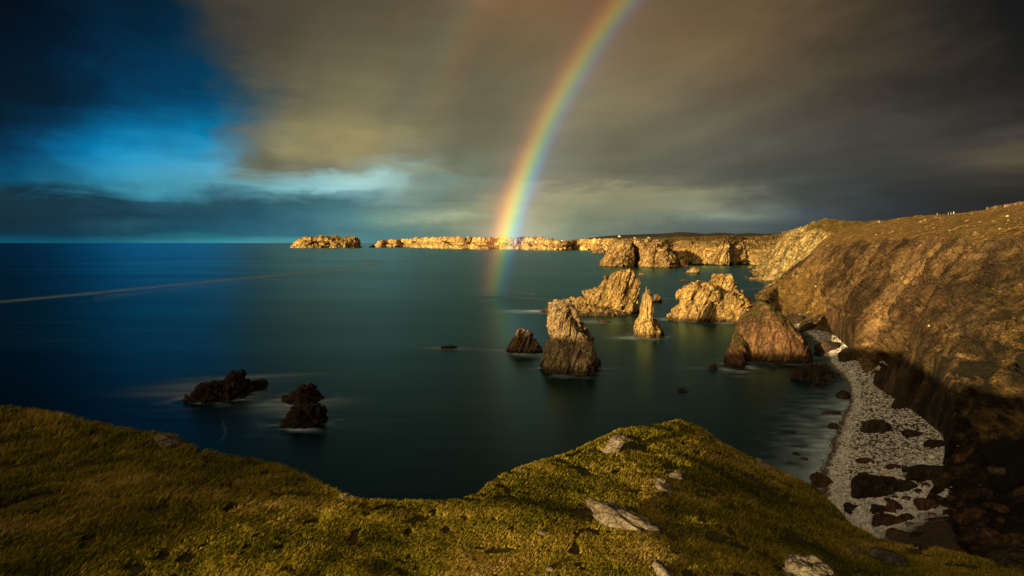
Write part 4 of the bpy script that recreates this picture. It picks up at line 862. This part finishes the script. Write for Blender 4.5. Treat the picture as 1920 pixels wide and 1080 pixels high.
# thin drifting lines of foam
def px_of(p):
    x, y, z = p[:, 0], p[:, 1], p[:, 2] - H; d_ = y * CP - z * SP; d_ = np.where(d_ > 1, d_, 1); u_ = y * SP + z * CP
    return 960 + F * x / d_, 540 - F * u_ / d_
PX, PY = px_of(p)
def line(ptsl, wpx, s, wob=1.0):
    xs = np.array([q[0] for q in ptsl], float); ys = np.array([q[1] for q in ptsl], float)
    m_ = (PX > xs.min() - 5) & (PX < xs.max() + 5) & (PY > ys.min() - 25) & (PY < ys.max() + 25)
    x, y = PX[m_], PY[m_]; d_ = np.full(len(x), 1e9); 
    for k in range(len(xs) - 1):
        ax, ay, bx, by = xs[k], ys[k], xs[k + 1], ys[k + 1]; L2 = (bx - ax) ** 2 + (by - ay) ** 2
        tq = np.clip(((x - ax) * (bx - ax) + (y - ay) * (by - ay)) / L2, 0, 1); d_ = np.minimum(d_, np.hypot(x - ax - tq * (bx - ax), y - ay - tq * (by - ay)))
    nz_ = fbm(np.c_[x / 60, y / 9, x * 0 + 3], 3)
    foam[m_] = np.maximum(foam[m_], s * np.exp(-(d_ / wpx) ** 2) * np.clip(.75 + nz_ * wob, .1, 1.2))
front = np.abs(np.tile(saz, len(rr_))) < 44
line([(0, 566), (150, 552), (300, 537), (400, 527), (480, 520), (540, 514), (600, 508), (650, 503), (690, 498), (709, 493), (700, 489), (680, 488)], 2.2, .27, .3)
line([(180, 559), (330, 541), (500, 523), (640, 510), (720, 500)], 5, .06)
for pts_ in ([(970, 492), (1040, 497), (1090, 500)], [(1050, 488), (1110, 492), (1180, 496)], [(1190, 468), (1240, 471)], [(760, 486), (830, 480)], [(900, 565), (960, 558), (1010, 560), (1060, 566)], [(970, 498), (1080, 508)],
             [(1020, 520), (1060, 523), (1085, 528)], [(418, 790), (424, 812), (414, 826)], [(1000, 552), (960, 545), (920, 542)], [(540, 492), (575, 488)], [(880, 484), (905, 494)]):
    line(pts_, 1.8, .13, 1.6)
# wash against the beach
BGs = BG[int(160 * .30):int(160 * .46), :].reshape(-1, 3)
shore = catmull(np.array([PZ(a, b_, 0) for a, b_ in bl[:11]]), 400)
m_ = (PX > 1380) & (PX < 1700) & (PY > 590) & (PY < 1080) & front
x, y = p[m_, 0], p[m_, 1]; dmin = np.full(len(x), 1e9)
for s0 in shore[::3]: dmin = np.minimum(dmin, np.hypot(x - s0[0], y - s0[1]))
ns = fbm(np.c_[x / 7, y / 3.2, x * 0], 5)
along_w = np.clip((PY[m_] - 705) / 60, 0, 1)
foam[m_] += np.clip((PX[m_] - 1385) / 110, 0, 1) * np.clip(np.exp(-dmin / 9) * (0.40 + 1.4 * ns) + .7 * np.exp(-dmin / 3), 0, .95) * along_w
# submerged weed and boulders showing through clear shallows
bed = np.zeros(len(p)); mb = (PX > 880) & (PX < 1640) & (PY > 640) & (PY < 960) & front
q = p[mb]; sh = np.exp(-((PX[mb] - 1500) / 190) ** 2 - ((PY[mb] - 780) / 130) ** 2)
cell = 7.5; fc = facets(np.c_[q[:, 0] / 9, q[:, 1] / 5.5, q[:, 0] * 0 + .5]); bl_ = fbm(np.c_[q[:, 0] / 8, q[:, 1] / 5, q[:, 0] * 0], 4)
bed[mb] = np.clip((fc * .8 + bl_ * .9) - .12, 0, 1) * np.clip(sh * 1.5, 0, 1)
for x_, y_, w_ in [(1293, 719, 16), (1232, 708, 14), (1345, 718, 15), (935, 769, 12), (960, 796, 13), (1172, 702, 7), (1243, 727, 8), (1455, 708, 14), (1250, 700, 7), (1325, 737, 8), (1290, 735, 16), (655, 800, 24)]:
    w_ = w_ * .8; bed += .55 * np.exp(-(((PX - x_) / w_) ** 2 + ((PY - y_) / (w_ * .4)) ** 2) ** 1.5) * front * (1 if x_ != 655 else .35)
foam = np.clip(foam, 0, .9) * front
m_w, t = mat('sea_water'); pos = t.add('ShaderNodeNewGeometry').outputs['Position']
fo = t.attr('foam'); be = t.attr('bed')
big = t.noise(t.mapping(pos, (0, 0, .25), (0.0022, 0.007, 1)), 1.0, 5, .55, .6)
mid = t.noise(t.mapping(pos, (0, 0, .12), (0.012, 0.05, 1)), 1.0, 5, .6, .8)
wc = t.mix(big, (0.0004, 0.006, 0.011), (0.0006, 0.012, 0.017))
wc = t.mix(t.m('MULTIPLY', be, .5), wc, t.mix(t.noise(pos, .12, 2), (0.045, 0.085, 0.04), (0.02, 0.06, 0.05)))
haze = t.mapr(mid, .56, .78, 0, .035)
f2 = t.m('ADD', fo, haze, clamp=True)
wc = t.mix(f2, wc, (0.46, 0.62, 0.74))
fine = t.noise(t.mapping(pos, (0, 0, .1), (0.5, 1.2, 1)), 1.0, 3, .6)
near = t.mapr(t.vm('LENGTH', pos), 100, 1200, 1, .25)
nrm = t.bump(t.m('ADD', mid, t.m('MULTIPLY', fine, .08)), t.m('MULTIPLY', near, .12), 1.0)
rough = t.m('ADD', t.mapr(big, .3, .7, .28, .36), t.m('MULTIPLY', f2, .4), clamp=True)
df = t.add('ShaderNodeBsdfDiffuse'); t.put(df.inputs[0], wc); t.put(df.inputs['Normal'], nrm)
gs = t.add('ShaderNodeBsdfGlossy', distribution='BECKMANN'); t.put(gs.inputs[0], (0.40, 0.80, 1.0)); t.put(gs.inputs['Roughness'], rough); t.put(gs.inputs['Normal'], nrm)
fn = t.add('ShaderNodeFresnel'); fn.inputs['IOR'].default_value = 1.24; t.put(fn.inputs['Normal'], nrm)
mxs = t.add('ShaderNodeMixShader'); t.put(mxs.inputs[0], t.m('MULTIPLY', t.m('MULTIPLY', fn.outputs[0], 0.85), t.m('SUBTRACT', 1.0, t.m('MULTIPLY', f2, .8)), clamp=True))
t.l.new(df.outputs[0], mxs.inputs[1]); t.l.new(gs.outputs[0], mxs.inputs[2]); ow = t.add('ShaderNodeOutputMaterial'); t.l.new(mxs.outputs[0], ow.inputs[0])
sea = tag(mesh_obj('sea', SG.reshape(-1, 3), grid_faces(len(rr_), len(sa)), m_w, attrs={'foam': foam, 'bed': bed}), None, None, None, 'structure')

# ------------------------------------------------------------------ rainbow
ax = np.array(sundir(BOW_AZ, -BOW_EL)); e1 = np.cross(ax, [0, 0, 1]); e1 /= np.linalg.norm(e1); e2 = np.cross(e1, ax)
RAD = 600.0
def bow(name, t0, t1, nth, ph0, ph1, material, strength, label, low, groupn=None):
    ths = np.radians(np.linspace(t0, t1, nth)); phs = np.radians(np.linspace(ph0, ph1, 160)); Vq = []; th_a = []; fd = []
    for ph in phs:
        for th_ in ths:
            dvec = ax * math.cos(th_) + math.sin(th_) * (math.cos(ph) * e2 - math.sin(ph) * e1); Vq.append(dvec * RAD + np.array([0, 0, H])); th_a.append(math.degrees(th_))
            el_ = math.degrees(math.asin(dvec[2])); fd.append(EK * strength * np.interp(el_, low[0], low[1]))
    o = mesh_obj(name, Vq, grid_faces(len(phs), nth), material, attrs={'theta': th_a, 'glow': fd}); tag(o, label, 'rainbow'); return o
def bow_mat(name, stops, a, b_):
    m_, t = mat(name); c = t.ramp(t.mapr(t.attr('theta'), a, b_), stops, 'B_SPLINE')
    em = t.add('ShaderNodeEmission'); t.put(em.inputs[0], c); t.put(em.inputs[1], t.attr('glow')); tr_ = t.add('ShaderNodeBsdfTransparent')
    ad = t.add('ShaderNodeAddShader'); t.l.new(em.outputs[0], ad.inputs[0]); t.l.new(tr_.outputs[0], ad.inputs[1]); o_ = t.add('ShaderNodeOutputMaterial'); t.l.new(ad.outputs[0], o_.inputs[0]); return m_
spec = lambda a, b_, L: [((q - a) / (b_ - a), c) for q, c in L]
pri = spec(36, 45, [(36.0, (0, 0, 0)), (38.9, (.03, .03, .025)), (40.1, (.05, .05, .06)), (40.5, (.06, .09, .20)), (40.9, (.06, .20, .22)), (41.25, (.16, .30, .12)), (41.65, (.36, .30, .06)), (42.05, (.42, .19, .03)), (42.55, (.22, .05, .02)), (43.2, (.04, .01, .01)), (45, (0, 0, 0))])
bow('rainbow', 36, 45, 40, -2, 118, bow_mat('primary_bow', pri, 36, 45), .9, 'bright primary rainbow rising from the sea in front of the distant cliffs', [(-6.0) * 1, -4.2, -2.2, -.4, 0.6, 3, 9, 18, 40] and ([-5.8, -4.0, -1.6, -.2, .6, 3, 9, 18, 40], [0, .25, .45, .95, 2.1, 1.7, .75, .42, .3]))
sec = spec(49, 55, [(49, (0, 0, 0)), (50.3, (.20, .06, .03)), (51.1, (.22, .14, .04)), (51.9, (.10, .16, .08)), (52.8, (.03, .08, .09)), (55, (0, 0, 0))])
bow('secondary_rainbow', 49, 55, 26, -2, 118, bow_mat('secondary_bow', sec, 49, 55), .14, 'faint secondary rainbow high in the cloud, left of the bright bow', ([0, 4, 9, 15, 25, 40], [0, 0, .5, 1, 1, .6]))

# ------------------------------------------------------------------ far houses and things on the skyline
m_wall, t = mat('white_wall'); principled(t, (.75, .72, .66), .8)
m_roof, t = mat('slate_roof'); principled(t, (.09, .085, .08), .8)
def house(px, py, d, w, label):
    q = P(px, py, d); root = bpy.data.objects.new('house', None); COL.objects.link(root); root.location = [float(c_) for c_ in q]
    tag(root, label, 'house', 'houses on the far moor')
    a, b_, h_ = w / 2, w * .3, w * .33; e_ = w * .22
    V = np.array([(-a, -b_, -3), (a, -b_, -3), (a, b_, -3), (-a, b_, -3), (-a, -b_, h_), (a, -b_, h_), (a, b_, h_), (-a, b_, h_)])
    mesh_obj('wall', V, [(0, 1, 5, 4), (1, 2, 6, 5), (2, 3, 7, 6), (3, 0, 4, 7)], m_wall, parent=root, smooth=False)
    V = np.array([(-a - .4, -b_ - .5, h_), (a + .4, -b_ - .5, h_), (a + .4, b_ + .5, h_), (-a - .4, b_ + .5, h_), (-a - .4, 0, h_ + e_), (a + .4, 0, h_ + e_)])
    mesh_obj('roof', V, [(0, 1, 5, 4), (2, 3, 4, 5), (0, 4, 3, 3), (1, 2, 5, 5)][:2], m_roof, parent=root, smooth=False)
    for s_ in (-1, 1):
        xg = s_ * a; mesh_obj('gable', np.array([(xg, -b_, h_), (xg, b_, h_), (xg, 0, h_ + e_ * .95)]), [(0, 1, 2)], m_wall, parent=root, smooth=False)
house(1054, 451.3, 4700, 13, 'white house on the distant cliff top, just right of the rainbow foot')
house(1161, 443.6, 5600, 18, 'white house highest on the far hillside, left of the others')
house(1190, 446.4, 5300, 13, 'small white house on the far hillside, middle one')
house(1216, 446.0, 5300, 14, 'small white house on the far hillside, nearest the grey hills')
# dry stone wall and posts on the right skyline
m_dw = rock_mat('drystone', 1.2, PAL_BROWN)
import bmesh
def sky_y(px):
    y = 380.0
    while y < 470:
        h_ = hit(px, y)
        if h_ is not None: return y, h_[0]
        y += .5
    return None
wallp = [sky_y(x_) for x_ in np.linspace(1848, 1990, 30)]; wallp = [w_ for w_ in wallp if w_]
if len(wallp) > 4:
    Vw = []; Fw = []
    for k, (yy, q) in enumerate(wallp):
        q = q.copy(); d_ = np.array([q[0], q[1]]) / np.hypot(q[0], q[1]) * .5; h_ = 1.6 + .25 * math.sin(k * 2.1) + random.random() * .25
        Vw += [(q[0] - d_[0], q[1] - d_[1], q[2] - 2), (q[0] - d_[0] * .7, q[1] - d_[1] * .7, q[2] + h_), (q[0] + d_[0] * .7, q[1] + d_[1] * .7, q[2] + h_), (q[0] + d_[0], q[1] + d_[1], q[2] - 2)]
        if k: o_ = 4 * (k - 1); Fw += [(o_ + a_, o_ + 4 + a_, o_ + 5 + a_, o_ + 1 + a_) for a_ in range(3)]
    Fw += [(0, 1, 2, 3)]; tag(mesh_obj('stone_wall', Vw, Fw, m_dw, smooth=False), 'low dry stone wall along the skyline at the far right', 'wall')
m_post, t = mat('post_wood'); principled(t, (.35, .33, .3), .9)
def post(px, label, h_=1.7, w_=.16, mm=None):
    s_ = sky_y(px)
    if not s_: return
    q = s_[1]; V = [(sx_ * w_ * k, sy_ * w_ * k, z_) for z_, k in ((-.5, 1), (h_ * .9, .95), (h_, .5)) for sx_, sy_ in ((-1, -1), (1, -1), (1, 1), (-1, 1))]
    Fq = [(r_ * 4 + a_, r_ * 4 + (a_ + 1) % 4, r_ * 4 + 4 + (a_ + 1) % 4, r_ * 4 + 4 + a_) for r_ in range(2) for a_ in range(4)] + [(8, 9, 10, 11)]
    tag(mesh_obj('fence_post', np.array(V) + q, Fq, mm or m_post, origin=q, smooth=False), label, 'post', 'posts on the skyline')
for px in (1757, 1778, 1783): post(px, 'thin post on the skyline beside the dark mound')
post(1788, 'white-topped post on the skyline right of the dark mound', 1.9, .17, m_wall)
post(1648, 'white marker post on the skyline left of the rocky knoll', 1.8, .17, m_wall)
